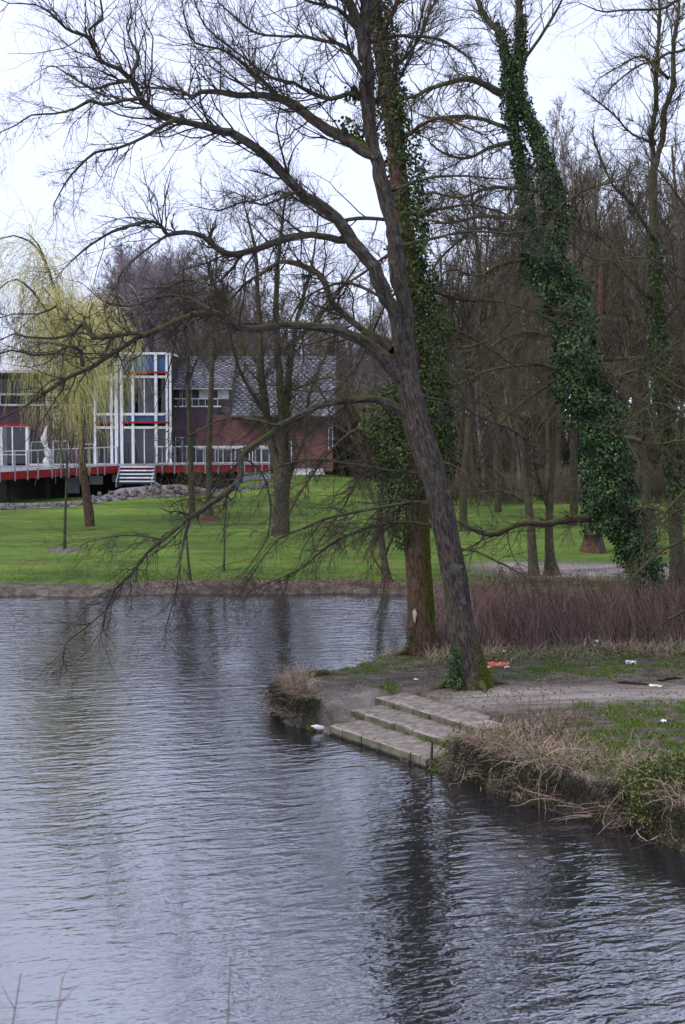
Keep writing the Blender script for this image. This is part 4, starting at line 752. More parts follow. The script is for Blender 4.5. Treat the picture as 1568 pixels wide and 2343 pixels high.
# undergrowth along the back of the lawn: leafless shrubs
def shrub_proto(h, w, n, fine, mt):
    s = MB(); st = np.stack([rng.normal(size=n) * w * .3, rng.normal(size=n) * w * .3, np.zeros(n) - .1], 1)
    a = grow(st, nrm(np.stack([rng.normal(size=n) * .3, rng.normal(size=n) * .3, np.ones(n)], 1)), rng.uniform(.6, 1, n) * h, np.full(n, fine * 2), 7, .12, (0, 0, .03), .3); s.tubes(*a, 3)
    q = spawn(a[0], a[1], 7, .15, .3, 1., (.25, .5), .6); b_ = grow(*q[:3], np.maximum(q[3], fine), 4, .15, (0, 0, .03), .5); s.tubes(*b_, 3)
    q = spawn(b_[0], b_[1], 3, .15, .3, 1., (.3, .6), .6); s.tubes(*grow(*q[:3], np.maximum(q[3], fine), 3, .15, (0, 0, .0), .5), 3)
    return s.build('bare_shrub', mt, link=False)
SP = [shrub_proto(3.2, 2.2, 60, .011, M['twigW']), shrub_proto(2.4, 2.6, 60, .011, M['twigG']), shrub_proto(3.0, 3.4, 34, .013, M['twigA'])]
for k_ in range(84):
    if k_ >= 62: u = random.uniform(745, 960); Yb = random.uniform(98, 112); s_ = random.uniform(1.3, 2.4)
    elif k_ < 34: u = 950 + k_ * 20 + random.uniform(-8, 8); Yb = random.uniform(78, 88); s_ = random.uniform(.3, .8)
    else: u = random.uniform(930, 1640); Yb = random.uniform(98, 118); s_ = random.uniform(.8, 1.9)
    if Yb < 90 and 1090 < u < 1180 and random.random() < .6: s_ *= .5
    x = (u - 784) / F * Yb
    o = put('bare_shrub', random.choice(SP), None, (x, Yb, gz(x, Yb)), (0, 0, random.uniform(0, 6)), (s_, s_, s_))
    tag(o, 'bare brown shrub in the tangled hedge along the back of the lawn' if Yb < 90 else 'bare brown shrub in the undergrowth beneath the wood', 'shrub', 'hedge shrubs behind the lawn' if Yb < 90 else 'undergrowth shrubs beneath the wood')

# ------------------------------------------------------------------ the glass-fronted building
YT = 90.
bt = thing('building', 'long two-storey brick building with a blue and white glass tower and slate roof', 'building', (*P(300, 1060, YT)[:2], 1.5))
def bx(mb, u0, u1, v0, v1, Y, dep=.12, front=0.):       # upright box whose front face stands at Y-front
    a, b_ = P(u0, v1, Y), P(u1, v0, Y); mb.box(a[0], b_[0], Y - front, Y - front + dep, a[2], b_[2])
def bpart(name, mt, rects, Y, dep=.12, front=0., parent=None):
    mb = MB()
    for r_ in rects: bx(mb, *r_, Y, dep, front)
    o = mb.build(name, mt, None, loc=np.array(bt.location[:])); o.parent = parent or bt; o.location = (0, 0, 0); return o
def window(u0, u1, v0, v1, Y, fr=1.6, mull=(), trans=(), front=.06, pane=None, blind=False):
    mb = MB(); bx(mb, u0, u1, v0, v0 + fr, Y, .1, front); bx(mb, u0, u1, v1 - fr, v1, Y, .1, front)
    bx(mb, u0, u0 + fr, v0 + fr, v1 - fr, Y, .1, front); bx(mb, u1 - fr, u1, v0 + fr, v1 - fr, Y, .1, front)
    w = mb.build('window', M['white'], None, loc=np.array(bt.location[:])); w.parent = bt; w.location = (0, 0, 0)
    ed = [u0 + fr] + [x for m_ in mull for x in (m_ - .9, m_ + .9)] + [u1 - fr]
    for m_ in mull: bpart('mullion', M['white'], [(m_ - .9, m_ + .9, v0 + fr, v1 - fr)], Y, .09, front + .005, w)
    for q in range(0, len(ed), 2):
        vs = [v0 + fr] + [x for t_ in trans for x in (t_ - .7, t_ + .7)] + [v1 - fr]
        for e in range(0, len(vs), 2): bpart('pane', pane or M['glass'], [(ed[q], ed[q + 1], vs[e], vs[e + 1])], Y, .03, front - .03, w)
        for t_ in trans: bpart('transom', M['white'], [(ed[q], ed[q + 1], t_ - .7, t_ + .7)], Y, .06, front - .01, w)
        if blind and q % 4 == 0: bpart('blind', M['curtain'], [(ed[q] + .5, ed[q] + (ed[q + 1] - ed[q]) * .45, v0 + fr, v1 - fr)], Y, .01, front - .02, w)
    return w
# tower
TB0, TB1 = 218, 392
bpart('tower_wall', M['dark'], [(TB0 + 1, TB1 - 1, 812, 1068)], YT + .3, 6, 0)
bpart('tower_cap', M['white'], [(TB0, 268, 866, 869), (279, TB1, 806, 811)], YT, 6.4, .16)
for u0, u1, v0 in ((265, 270, 806), (277.5, 281.5, 806), (303.5, 307, 806), (356, 360, 806), (381.5, 384.5, 806), (389.5, 392.5, 812), (255, 258.5, 852), (217.5, 220, 862)):
    bpart('post', M['white'], [(u0, u1, v0, 1067)], YT, .22, .2)
bpart('post', M['bluepaint'], [(271, 277, 812, 1066)], YT, .1, .06); bpart('post', M['bluepaint'], [(258.6, 264.8, 860, 1066)], YT, .1, .06); bpart('post', M['bluepaint'], [(384.6, 389.4, 812, 1066)], YT, .1, .06)
for u0, u1 in ((282, 303), (307.2, 355.8), (360.2, 381.3)):
    bpart('blue_panel', M['bluepaint'], [(u0, u1, 812, 849)], YT, .08, .05); bpart('blue_panel', M['bluepaint'], [(u0, u1, 950, 964)], YT, .08, .05)
    bpart('blind', M['curtain'], [(u0 + 2, u0 + 9, 866, 944)], YT, .02, .02)
bpart('blue_panel', M['bluepaint'], [(220.2, 254.8, 950, 964)], YT, .08, .05); bpart('blue_panel', M['bluepaint'], [(220.2, 254.8, 840, 858)], YT, .08, .05)
bpart('red_beam', M['redpaint'], [(281.6, 384, 849.6, 854)], YT, .2, .26); bpart('red_beam', M['redpaint'], [(281.6, 386, 964, 968)], YT, .2, .26); bpart('red_beam', M['redpaint'], [(219, 256, 964, 968)], YT, .2, .26); bpart('red_beam', M['redpaint'], [(219, 256, 850, 853)], YT, .2, .26)
for v0, v1 in ((859, 864), (945.5, 950), (975, 980), (1061, 1067)):
    bpart('transom', M['white'], [(281.6, 389, v0, v1)], YT, .16, .16); bpart('transom', M['white'], [(220, 264.8, v0, v1)], YT, .16, .16)
for v0, v1 in ((864, 945.5), (980, 1061)):
    for u0, u1, mm_ in ((281.6, 303.4, ()), (307.1, 355.9, (331,)), (360.1, 381.4, ())):
        window(u0, u1, v0, v1, YT, 1., mm_, (), .05)
    window(220.2, 254.8, v0, v1, YT, 1., (), (), .05)
bpart('door_handle', M['greymetal'], [(328, 328.8, 1020, 1026)], YT, .05, .2)
# left wing
YL = 91.
bpart('brick_wall', M['brickp'], [(-160, 217.4, 930, 1068)], YL, .4, 0)
bpart('upper_wall', M['eave'], [(-160, 217.4, 858, 930)], YL + 1.4, .4, 0)
bpart('balcony_floor', M['eave'], [(-160, 217.4, 928, 931)], YL, 1.7, .1)
bpart('balcony_rail', M['white'], [(-160, 215, 900, 903)], YL, .06, .05); bpart('balcony_rail', M['white'], [(-160, 215, 924, 928)], YL, .06, .15)
for u0 in (-60, 0, 60, 107, 160): bpart('balcony_post', M['white'], [(u0, u0 + 2.2, 858 if u0 == 107 else 903, 924)], YL, .08, .05)
for u0 in range(-60, 200, 30): window(u0 + 3, u0 + 24, 868, 905, YL + 1.4, 1.2)
mb = MB(); a, c_ = P(-200, 856, YL - .9), P(218, 806, YL + 8)
mb.prism([(YL - 1.2, a[2]), (YL - 1.2, a[2] + .22), (YL + 7, c_[2] + .2), (YL + 7, c_[2])], 0, a[0], P(217, 900, YL)[0])
part(mb, 'roof', M['sheet'], bt); bpart('gutter', M['dark'], [(-200, 217, 852.5, 858)], YL - 1.3, .12, 0)
window(-90, 4, 975, 1066, YL - .5, 1.6, (-60, -30), (), .1); window(5, 62, 975, 1066, YL - .5, 1.6, (30,), (1040,), .1, blind=True)
bpart('bay_side', M['white'], [(62, 66, 975, 1066)], YL - .5, .5, .12); bpart('bay_head', M['redpaint'], [(-90, 66, 969, 975)], YL - .5, .5, .14)
window(123, 138, 945, 978, YL, 1.6, (), (957,), .08)
window(72, 110, 1010, 1066, YL, 1.4, (), (), .04); window(122, 158, 1008, 1066, YL, 1.4, (140,), (), .04); window(184, 216, 1015, 1066, YL, 1.4, (), (), .04)
bpart('plinth', M['white'], [(-160, 217, 1060.5, 1068)], YL - .45, .1, .12)
# right wing
YR = 92.
bpart('brick_wall', M['brickp'], [(392.6, 470, 930, 1068)], YR, .4, 0); bpart('brick_wall', M['brickr'], [(470.3, 762, 950, 1078)], YR + .02, .4, 0)
bpart('lower_brick', M['brickr'], [(448, 470.2, 978, 1068)], YR, .06, .06)
bpart('upper_wall', M['eave'], [(392.6, 530, 885, 930)], YR + .6, .4, 0); bpart('balcony_floor', M['white'], [(392.6, 506, 928, 931)], YR, 1.0, .1)
bpart('balcony_rail', M['white'], [(392.6, 500, 911, 913)], YR, .06, .1)
for u0 in (394, 402, 410, 418, 426, 440, 455, 470, 485, 498): bpart('balcony_post', M['redpaint'] if u0 < 412 else M['white'], [(u0, u0 + 1, 913, 928)], YR, .05, .1)
for u0, u1 in ((412, 440), (456, 481), (499, 524)): window(u0, u1, 889, 913, YR + .6, 1.3, (), (), .06, M['litterwhite'] if u0 != 412 else None)
for u0, u1 in ((448, 484), (492, 530), (538, 572), (578, 618)): window(u0, u1, 1026, 1062, YR, 1.6, ((u0 + u1) / 2,), (), .1)
window(402, 434, 1000, 1062, YR, 1.4, (418,), (), .06); window(752, 762, 977, 1030, YR, 1.3, (), (), .1); window(640, 668, 1010, 1060, YR, 1.4, (654,), (), .06)
bpart('lintel', M['white'], [(446, 622, 1022, 1025.5)], YR, .1, .14); bpart('dark_band', M['brickp'], [(560, 762, 960, 976)], YR, .1, .08)
# right roof: slope with slates standing proud
mb = MB(); sl = MB()
def slope(u0, u1, v_eave, v_ridge, Ye, Yr, drop=0.):
    A, B = P(u0, v_eave, Ye), P(u1, v_ridge, Yr); x0, x1 = A[0], P(u1, v_eave, Ye)[0]; z0, z1 = A[2], B[2]
    mb.prism([(Ye, z0 - .1), (Ye, z0), (Yr, z1), (Yr, z1 - .1)], 0, x0, x1)
    L = math.hypot(Yr - Ye, z1 - z0); ny_ = int(L / .26); nx_ = int((x1 - x0) / .36)
    jj, ii = np.meshgrid(np.arange(ny_), np.arange(nx_)); jj = jj.ravel(); ii = ii.ravel()
    s0 = jj / ny_; w = .17; h = .22; cx = x0 + (ii + .5 + .5 * (jj % 2)) * .36 * (x1 - x0) / (nx_ * .36 + .18)
    dy, dz = (Yr - Ye) / L, (z1 - z0) / L; n = len(cx); lift = rng.uniform(.02, .05, n)
    cy = Ye + s0 * (Yr - Ye); cz = z0 + s0 * (z1 - z0)
    def q(a, s, up): return np.stack([cx + a, cy + s * dy - up * dz, cz + s * dz + up * dy], 1)
    v = np.stack([q(0, -.03, lift + .01), q(w, h * .5, lift), q(0, h + .1, .006), q(-w, h * .5, lift)], 1); i = np.arange(n)[:, None] * 4
    sl.add(v.reshape(-1, 3), i + [0, 1, 2, 3])
slope(392.6, 530, 888, 818, YR - .3, YR + 4.6); slope(530.4, 768, 952, 818, YR - .6, YR + 4.6)
slate_bed = part(mb, 'roof', mat('slate_underlay', (.05, .05, .06), (.09, .09, .11)), bt); o = part(sl, 'slates', M['slate'], bt, kind='stuff')
bpart('ridge', M['greymetal'], [(392, 768, 815, 818)], YR + 4.6, .3, .1); bpart('gutter', M['white'], [(392.6, 530, 888.5, 890)], YR - .35, .1, 0); bpart('gutter', M['dark'], [(530, 768, 953, 957)], YR - .65, .1, 0)
bpart('attic_wall', M['eave'], [(-155, 217, 812, 857)], YL + 6.5, .3, 0)
bpart('chimney', M['brickp'], [(455, 492, 800, 845)], YR + 4, 1, 0)
bpart('low_wall', M['white'], [(655, 742, 1072, 1086)], YR - .7, .2, 0)
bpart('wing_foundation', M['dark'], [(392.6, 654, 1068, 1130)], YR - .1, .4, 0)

# ------------------------------------------------------------------ red-edged terrace
dk = thing('terrace', 'raised timber terrace with red edge boards, grey railing and white stairs', 'terrace', (*P(300, 1080, 86)[:2], 1.2))
def dpart(mb, name, mt, **k): return part(mb, name, mt, dk, **k)
E = [(-120, 78), (0, 79), (150, 83), (268, 86.), (358, 86.5), (480, 87.2), (618, 88)]     # edge line (u, depth)
zt = P(300, 1069, 86.)[2]
def epos(u): Yy = np.interp(u, [e[0] for e in E], [e[1] for e in E]); return np.array(((u - 784) / F * Yy / (cp), Yy, 0))
zt_l = float(P(0, 1080, 79)[2]); zt = float(P(500, 1063, 87.3)[2])
def ztop(u): return np.interp(u, [-120, 0, 268, 618], [zt_l, zt_l, zt, zt])
seg = [-120, -60, 0, 30, 62, 97, 135, 165, 200, 240, 275]
def fas(u0, u1):
    mb = MB(); a, b_ = P(u0, 1080, epos(u0)[1]), P(u1, 1080, epos(u1)[1]); h = .42
    a[2] = ztop(u0) - h / 2; b_[2] = ztop(u1) - h / 2; mb.obox(a, b_, .08, h); dpart(mb, 'edge_board', M['redpaint'])
for u0, u1 in zip(seg[:-1], seg[1:]): fas(u0, u1 - .4)
for u0, u1 in ((357, 400), (400, 445), (445, 490), (490, 535), (535, 578), (578, 618)): fas(u0, u1 - .4)
mb = MB()      # floor as one slab following the edge
us = [-120, 0, 150, 268, 358, 480, 618]; top = []
for u in us: p = P(u, 1080, epos(u)[1] + .05); p[2] = ztop(u) - .012; top.append(p)
back = [np.array((t_[0], 90.2, ztop(us[i]) - .012)) for i, t_ in enumerate(top)]
n = len(us); vv = top + back + [q - (0, 0, .16) for q in top] + [q - (0, 0, .16) for q in back]
fc = [(i, i + 1, n + i + 1, n + i) for i in range(n - 1)] + [(2 * n + i, 3 * n + i, 3 * n + i + 1, 2 * n + i + 1) for i in range(n - 1)] + [(i, 2 * n + i, 2 * n + i + 1, i + 1) for i in range(n - 1)]
mb.add(vv, fc); dpart(mb, 'deck_floor', M['greymetal'])
def post(u, hgt=1.05, mt=M['greymetal'], w=.07):
    p = P(u, 1080, epos(u)[1] - .09); mb = MB(); z = ztop(u); mb.box(p[0] - w / 2, p[0] + w / 2, p[1] - .03, p[1] + .03, z - .5, z + hgt); dpart(mb, 'railing_post', mt)
for u in (-80, -40, 0, 35, 64, 88, 120, 140, 158, 176, 205, 224, 240, 270, 356, 372, 400, 428, 470, 500, 530, 560, 585, 600, 616): post(u)
for ua, ub in ((-80, 64), (64, 140), (140, 270), (356, 470), (470, 616)):
    for dz in (1.05, .12):
        mb = MB(); a, b_ = P(ua, 1080, epos(ua)[1] - .09), P(ub, 1080, epos(ub)[1] - .09); a[2] = ztop(ua) + dz; b_[2] = ztop(ub) + dz; mb.obox(a, b_, .06, .05); dpart(mb, 'handrail', M['white'])
for k_ in range(5):       # stairs
    Yq = 86 - .3 * k_ - .1; z = zt - .04 - k_ * .19; mb = MB(); a, b_ = P(277 - k_ * .6, 1080, Yq), P(354, 1080, Yq); mb.box(a[0], b_[0], Yq - .3, Yq, z - .06, z); dpart(mb, 'stair_tread', M['white'])
    mb = MB(); mb.box(a[0], b_[0], Yq - .06, Yq - .03, z - .19, z - .065); dpart(mb, 'stair_riser', M['bluepaint'] if k_ else M['redpaint'])  # blue shade between the treads is put into the riser colour
for u in (276, 355):
    mb = MB(); a = P(u, 1080, 86); mb.prism([(84.3, zt - 1.15), (84.3, zt - .85), (86, zt), (86.2, zt), (86.2, zt - 1.15)], 0, a[0] - .03, a[0] + .03); dpart(mb, 'stair_side', M['greymetal'])
def ribbed(u0, u1, v0, v1, Yy, name, mt):
    mb = MB(); k = 9
    for i in range(k):
        a, b_ = v0 + (v1 - v0) * i / k, v0 + (v1 - v0) * (i + .72) / k; bx(mb, u0, u1, a, b_, Yy, .06, 0)
    bx(mb, u0, u1, v0, v1, Yy + .06, .04, 0); dpart(mb, name, mt)
ribbed(181, 236, 1088, 1108, 87, 'louvre_panel', M['white']); ribbed(257, 274, 1085, 1102, 87.1, 'louvre_panel', M['greymetal']); ribbed(551, 620, 1073, 1110, 88.2, 'louvre_panel', M['white']); ribbed(155, 182, 1092, 1128, 87, 'louvre_panel', M['greymetal'])
mb = MB(); a, b_ = P(-160, 1080, 88.5), P(618, 1080, 88.5); mb.box(a[0], b_[0], 88.6, 88.8, -.9, zt_l - .25); dpart(mb, 'cavity_shade_backing', M['dark'])  # dark sheet; shade of the cavity under the terrace is put into its colour
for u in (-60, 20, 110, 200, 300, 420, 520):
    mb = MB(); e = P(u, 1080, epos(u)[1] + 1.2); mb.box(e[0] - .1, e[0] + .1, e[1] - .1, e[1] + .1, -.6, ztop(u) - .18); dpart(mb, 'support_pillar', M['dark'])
# standing white draped thing on the terrace
sg = MB(); hh_ = np.linspace(0, 1, 16); c0 = P(106, 1066, 84.5); z0 = ztop(106)
ctr = np.stack([c0[0] + .12 * np.sin(hh_ * 7), np.full(16, 84.5), z0 + hh_ * 2.3], 1); rad = .15 - .07 * hh_ + .05 * np.sin(hh_ * 19) * (1 - hh_) + .03 * np.sin(hh_ * 11); rad[-1] = .03
sg.tubes(ctr[None], rad[None], 12, bump=.5); o = sg.build('parasol', M['white'], smooth=True, loc=(c0[0], 84.5, z0)); tag(o, 'tall folded white draped parasol standing on the terrace before the brick wall', 'parasol')

# ------------------------------------------------------------------ rubble edging under the terrace
def rock_me(seed):
    g = np.random.default_rng(seed); import itertools
    v = [(a, b_, c_) for a in (-1, 1) for b_ in (-1, 1) for c_ in (-1, 1)]; v = np.array(v, float) * g.uniform(.6, 1, (8, 3)); 
    ex = np.array([(1.15, 0, 0), (-1.15, 0, 0), (0, 1.15, 0), (0, -1.15, 0), (0, 0, 1.1), (0, 0, -1)]) * g.uniform(.8, 1.1, (6, 1)); V = np.vstack([v, ex]) * .5
    fs = []; 
    quads = {8: (4, 5, 7, 6), 9: (0, 2, 3, 1), 10: (2, 6, 7, 3), 11: (0, 1, 5, 4), 12: (1, 3, 7, 5), 13: (0, 4, 6, 2)}
    for c_, q in quads.items():
        for i in range(4): fs.append((q[i], q[(i + 1) % 4], c_))
    mb = MB(); mb.add(V, fs); return mb.build('stone', M['rock'], link=False)
RK = [rock_me(i) for i in range(6)]
rb = thing('rubble_edging', 'line of loose grey rubble stones edging the lawn under the terrace', 'rubble', (*P(300, 1130, 82)[:2], .8))
lin = [(-40, 76, 0), (60, 76, 0), (140, 77, 0), (200, 79, 0), (260, 81, 1), (330, 82, 1), (400, 82, 1), (480, 82.5, 0), (560, 83.5, 0), (620, 85, 0)]
cnt = 0
for k_ in range(290):
    u = random.uniform(-30, 615); Yy = np.interp(u, [q[0] for q in lin], [q[1] for q in lin]); heap = np.interp(u, [q[0] for q in lin], [q[2] for q in lin])
    off = random.uniform(0, 1.6 if u < 230 else 1.2); Yq = Yy + off; x = (u - 784) / F * Yq; s = random.uniform(.12, .30) * (1 + .2 * heap)
    z = gz(x, Yq) + s * .15 + heap * random.uniform(0, .5) * (off / 1.2)
    o = put('stone', random.choice(RK), None, (x - rb.location.x, Yq - rb.location.y, z - rb.location.z), (random.uniform(0, 6),) * 3, (s * 1.2, s, s * .7)); o.parent = rb
mb = MB(); xx = np.array([(q[0] - 784) / F * q[1] for q in lin]); 
for (a, ya, h0), (b_, yb, h1), xa, xb in zip(lin[:-1], lin[1:], xx[:-1], xx[1:]):
    za, zb_ = gz(xa, ya), gz(xb, yb); mb.add([(xa, ya - .1, za + .02), (xb, yb - .1, zb_ + .02), (xb, yb + 2.4, zb_ + .15 + h1 * .4), (xa, ya + 2.4, za + .15 + h0 * .4)], [(0, 1, 2, 3)])
mb.build('gravel', mat('gravel_bed', (.10, .085, .085), (.28, .24, .23), scale=14, bump=.03), kind='structure')
# far house in the wood
hs = thing('house', 'small brick house with salmon gable and white windows half hidden in the wood', 'house', (*P(1200, 1090, 125)[:2], .8))
def hp(mb, name, mt, **k): return part(mb, name, mt, hs, **k)
mb = MB(); bx(mb, 1120, 1290, 950, 1110, 125, 6, 0); hp(mb, 'wall', M['brickp'])
mb = MB(); a, b_ = P(1115, 952, 124.6), P(1295, 952, 124.6); mb.prism([(124.4, a[2] - .1), (124.4, a[2] + .1), (128, a[2] + 2.6), (131.6, a[2] + .1), (131.6, a[2] - .1)], 0, a[0], b_[0]); hp(mb, 'roof', M['eave'])
mb = MB(); bx(mb, 1165, 1205, 930, 948, 124.5, .2, 0); hp(mb, 'gable_board', M['pink'])
for u0, u1, v0, v1 in ((1223, 1232, 1056, 1074), (1238, 1260, 1056, 1076), (1150, 1168, 1056, 1076)):
    mb = MB(); bx(mb, u0, u1, v0, v1, 125, .06, .07); w_ = hp(mb, 'window', M['white']); mb = MB(); bx(mb, u0 + 2, u1 - 2, v0 + 2, v1 - 2, 125, .04, .1); q = hp(mb, 'pane', M['glass']); q.parent = w_

# ------------------------------------------------------------------ the concrete steps
st = thing('waterside_steps', 'three worn concrete steps of jointed blocks leading down into the pond', 'steps', (O_[0], O_[1], 0))
def block(a0, a1, n0, n1, z0, z1, label=None, tilt=0.):
    g = .009; j = rng.uniform(-.008, .008, 3); a0 += g; a1 -= g; bev = .018
    V = []
    for z, ins in ((z0, 0), (z1 - bev, 0), (z1, bev)):
        for aa, nn in ((a0 + ins, n0 + ins), (a1 - ins, n0 + ins), (a1 - ins, n1 - ins), (a0 + ins, n1 - ins)):
            p = O_ + a_ * aa + n_ * (nn + j[0]); V.append((p[0], p[1], z + j[1] * .6 + tilt * (aa - a0) + .006 * rng.normal()))
    fs = [(0, 3, 2, 1), (8, 9, 10, 11)] + [(4 * l_ + i, 4 * l_ + (i + 1) % 4, 4 * (l_ + 1) + (i + 1) % 4, 4 * (l_ + 1) + i) for l_ in (0, 1) for i in range(4)]
    mb = MB(); mb.add(V, fs); o = mb.build('block', M['concrete'], None, loc=(O_[0], O_[1], 0)); o.parent = st; o.location = (0, 0, 0); return o
for row, (n0, n1, z0, z1, cuts) in enumerate([(0, .57, -.6, .155, [0, .42, 1.0, 1.55, 2.02, 2.4, 2.66, 2.82]), (.56, 1.12, -.1, .305, [-.26, .16, .62, 1.1, 1.6, 2.05, 2.5, 2.92]), (1.1, 1.62, .0, .455, [-.36, -.05, .38, .82, 1.28, 1.7, 2.1, 2.75])]):
    for c0_, c1_ in zip(cuts[:-1], cuts[1:]): block(c0_, c1_, n0 + .004, n1 + (.05 if row < 2 else 0), z0, z1)
M['soil'] = mat('trodden_soil', (.10, .083, .072), (.27, .235, .21), scale=7, rough=.95, bump=.012, bscale=22, detail=9)
for n0, n1, a0, a1, z in ((.03, .60, .02, 2.8, .155), (.60, 1.14, -.22, 2.88, .305), (1.16, 1.66, -.3, 2.2, .455)):
    na, nn_ = 70, 14; A_, N_ = np.meshgrid(np.linspace(a0, a1, na), np.linspace(n0, n1, nn_)); A_ = A_.ravel(); N_ = N_.ravel()
    hh2 = z + .024 + .024 * sst(N_, n0 + .25, n1) + .005 * vnoise(A_, N_, 3, 50) + .002 * vnoise(A_, N_, 17, 51); hh2 = np.where((N_ < n0 + .02) | (A_ < a0 + .01) | (A_ > a1 - .01), z - .02, hh2)
    pw = O_[None] + A_[:, None] * a_ + N_[:, None] * n_ - np.array([O_[0], O_[1]]); I_ = np.arange(na * nn_).reshape(nn_, na)
    mb = MB(); mb.add(np.stack([pw[:, 0], pw[:, 1], hh2], 1), np.stack([I_[:-1, :-1], I_[:-1, 1:], I_[1:, 1:], I_[1:, :-1]], -1).reshape(-1, 4)); o = mb.build('soil', M['soil'], st, smooth=True, kind='stuff')
# tufts growing in the joints and at the right end of the steps
gt = MB(); tc_ = [(.1, .57), (.9, .58), (1.5, .6), (2.0, .62), (2.15, .7), (2.35, .75), (2.5, .62), (2.75, .8), (2.8, 1.0), (.2, 1.12), (1.2, 1.13), (2.1, 1.2), (2.35, 1.2), (2.6, 1.15), (2.75, 1.3), (2.85, .3), (2.9, .6), (3.0, .15), (2.95, 1.5), (2.6, 1.5)]
for aa, nn_ in tc_:
    k = 150 if aa > 1.9 else 40; xy = O_ + a_ * aa + n_ * nn_ + rng.normal(size=(k, 2)) * (.09 if aa > 1.9 else .05); zz = np.maximum(ground(xy[:, 0], xy[:, 1]), (.15 if nn_ < 1.05 and nn_ > .5 else .3 if nn_ > 1 else .05) if aa < 2.85 else 0)
    dd = nrm(rng.normal(size=(k, 3)) * (.6, .6, .1) + (0, 0, .7)); gt.cards(np.stack([xy[:, 0], xy[:, 1], zz], 1), dd, nrm(np.cross(dd, rng.normal(size=(k, 3)))), rng.uniform(.05, .14, k), rng.uniform(.01, .02, k), .1)
tag(gt.build('grass_tufts', M['grass'], kind='stuff'), 'green tufts rooted in the joints and right end of the concrete steps', 'grass')

# ------------------------------------------------------------------ near-bank vegetation
def scatter(n, x0, x1, y0, y1, fn):
    x = rng.uniform(x0, x1, n); y = rng.uniform(y0, y1, n); z, d, sa, sn_ = ground(x, y, True); k = fn(x, y, z, d, sa, sn_) > rng.uniform(0, 1, n)
    return x[k], y[k], z[k], d[k]
# grass blades on the peninsula
gb = MB()
def gfn(x, y, z, d, sa, sn_):
    g_, _ = grass_mask(x, y, d, sa, sn_); st_ = (sa > -.4) & (sa < 3.0) & (sn_ > -.1) & (sn_ < 1.65)
    return np.clip(g_ * 1.3 - .25, 0, 1) * (d > .02) * (z > np.where(sa > 2.9, .42, .05)) * (~st_) * (.35 + .65 * (vnoise(x, y, 6, 20) > -.1))
x, y, z, d = scatter(230000, -1.3, 7.5, 17.5, 30.5, gfn)
n = len(x); dd = nrm(rng.normal(size=(n, 3)) * (.5, .5, .1) + (0, 0, .8)); gb.cards(np.stack([x, y, z - .01], 1), dd, nrm(np.cross(dd, rng.normal(size=(n, 3)))), rng.uniform(.03, .10, n), rng.uniform(.008, .014, n), .1)
gb.build('grass', M['grass'], kind='stuff')
# dry grass and bramble tangle hanging over the near bank
def shore_pts(i0, i1, n):
    seg_ = SH[i0:i1 + 1]; L = np.concatenate([[0], np.cumsum(np.linalg.norm(np.diff(seg_, axis=0), axis=1))]); t = rng.uniform(0, L[-1], n)
    return np.stack([np.interp(t, L, seg_[:, 0]), np.interp(t, L, seg_[:, 1])], 1), t / L[-1]
def tangle(i0, i1, n, ln, inl, mt, name, rad=.006, out=.5, droop=-.28, thin=1.):
    s, t = shore_pts(i0, i1, n); inland = np.array((.75, .66)); o_ = rng.uniform(*inl, n); xy = s + inland * o_[:, None] + rng.normal(size=(n, 2)) * .1
    z = np.maximum(ground(xy[:, 0], xy[:, 1]), .0); a = grow(np.stack([xy[:, 0], xy[:, 1], z + .01], 1), nrm(np.stack([-out * rng.uniform(-.2, 1.2, n) + .6 * rng.normal(size=n), -out * rng.uniform(-.1, 1, n) + .6 * rng.normal(size=n), rng.uniform(.1, .9, n)], 1)), rng.uniform(*ln, n), np.full(n, rad) * rng.uniform(.5, 1.2, n), 5, .22, (-.02, -.02, droop), .35)
    fl_ = (.015 if droop < -.3 else .16) + rng.uniform(0, .12, (n, 1)); a[0][:, :, 2] = np.where(a[0][:, :, 2] < fl_, fl_ + .1 * (a[0][:, :, 2] - fl_).clip(-.5, 0), a[0][:, :, 2])
    mb = MB(); mb.tubes(*a, 3); return mb, a
mb = MB(); acc = []
for nn_, ln_, inl_, out_, dr_, rd_ in ((1700, (.2, .5), (.05, .55), .35, -.18, .0055), (2300, (.15, .42), (.15, 1.2), -.1, -.10, .005), (230, (.35, .8), (.0, .3), .5, -.32, .009), (1500, (.1, .3), (.3, 2.0), .1, -.04, .0045)):
    m_, a = tangle(2, 13, nn_, ln_, inl_, None, '', out=out_, droop=dr_, rad=rd_); keepm = vnoise(a[0][:, 0, 0], a[0][:, 0, 1], 3.2, 40) + .5 * vnoise(a[0][:, 0, 0], a[0][:, 0, 1], 8, 41) > -.22
    a = (a[0][keepm], a[1][keepm]); mb.tubes(*a, 3); acc.append(a)
a = (np.concatenate([q_[0] for q_ in acc]), np.concatenate([q_[1] for q_ in acc]))
q = spawn(a[0], a[1], 1.3, .3, .4, 1.3, (.2, .5), .7); mb.tubes(*grow(*q[:3], np.maximum(q[3], .0025), 3, .2, (0, 0, -.15), .5), 3)
o = mb.build('dry_grass_tangle', M['dead'], kind='stuff'); tag(o, 'pale dead grass and bramble stalks arching over the right bank into the water', 'dry grass')
mb, a = tangle(17, 21, 1700, (.12, .42), (.0, .5), M['dead'], '', out=.45, droop=-.12, rad=.005); m2, _ = tangle(21, 26, 700, (.15, .4), (.02, .25), None, '', out=.1, droop=-.05, rad=.004)
o = mb.build('dry_grass', M['dead'], kind='stuff'); tag(o, 'tuft of straw-coloured grass on the tip of the bank', 'dry grass')
o = m2.build('dry_grass', M['dead'], kind='stuff'); tag(o, 'thin dry stems along the back edge of the bank left of the ivy-clad trunk', 'dry grass')
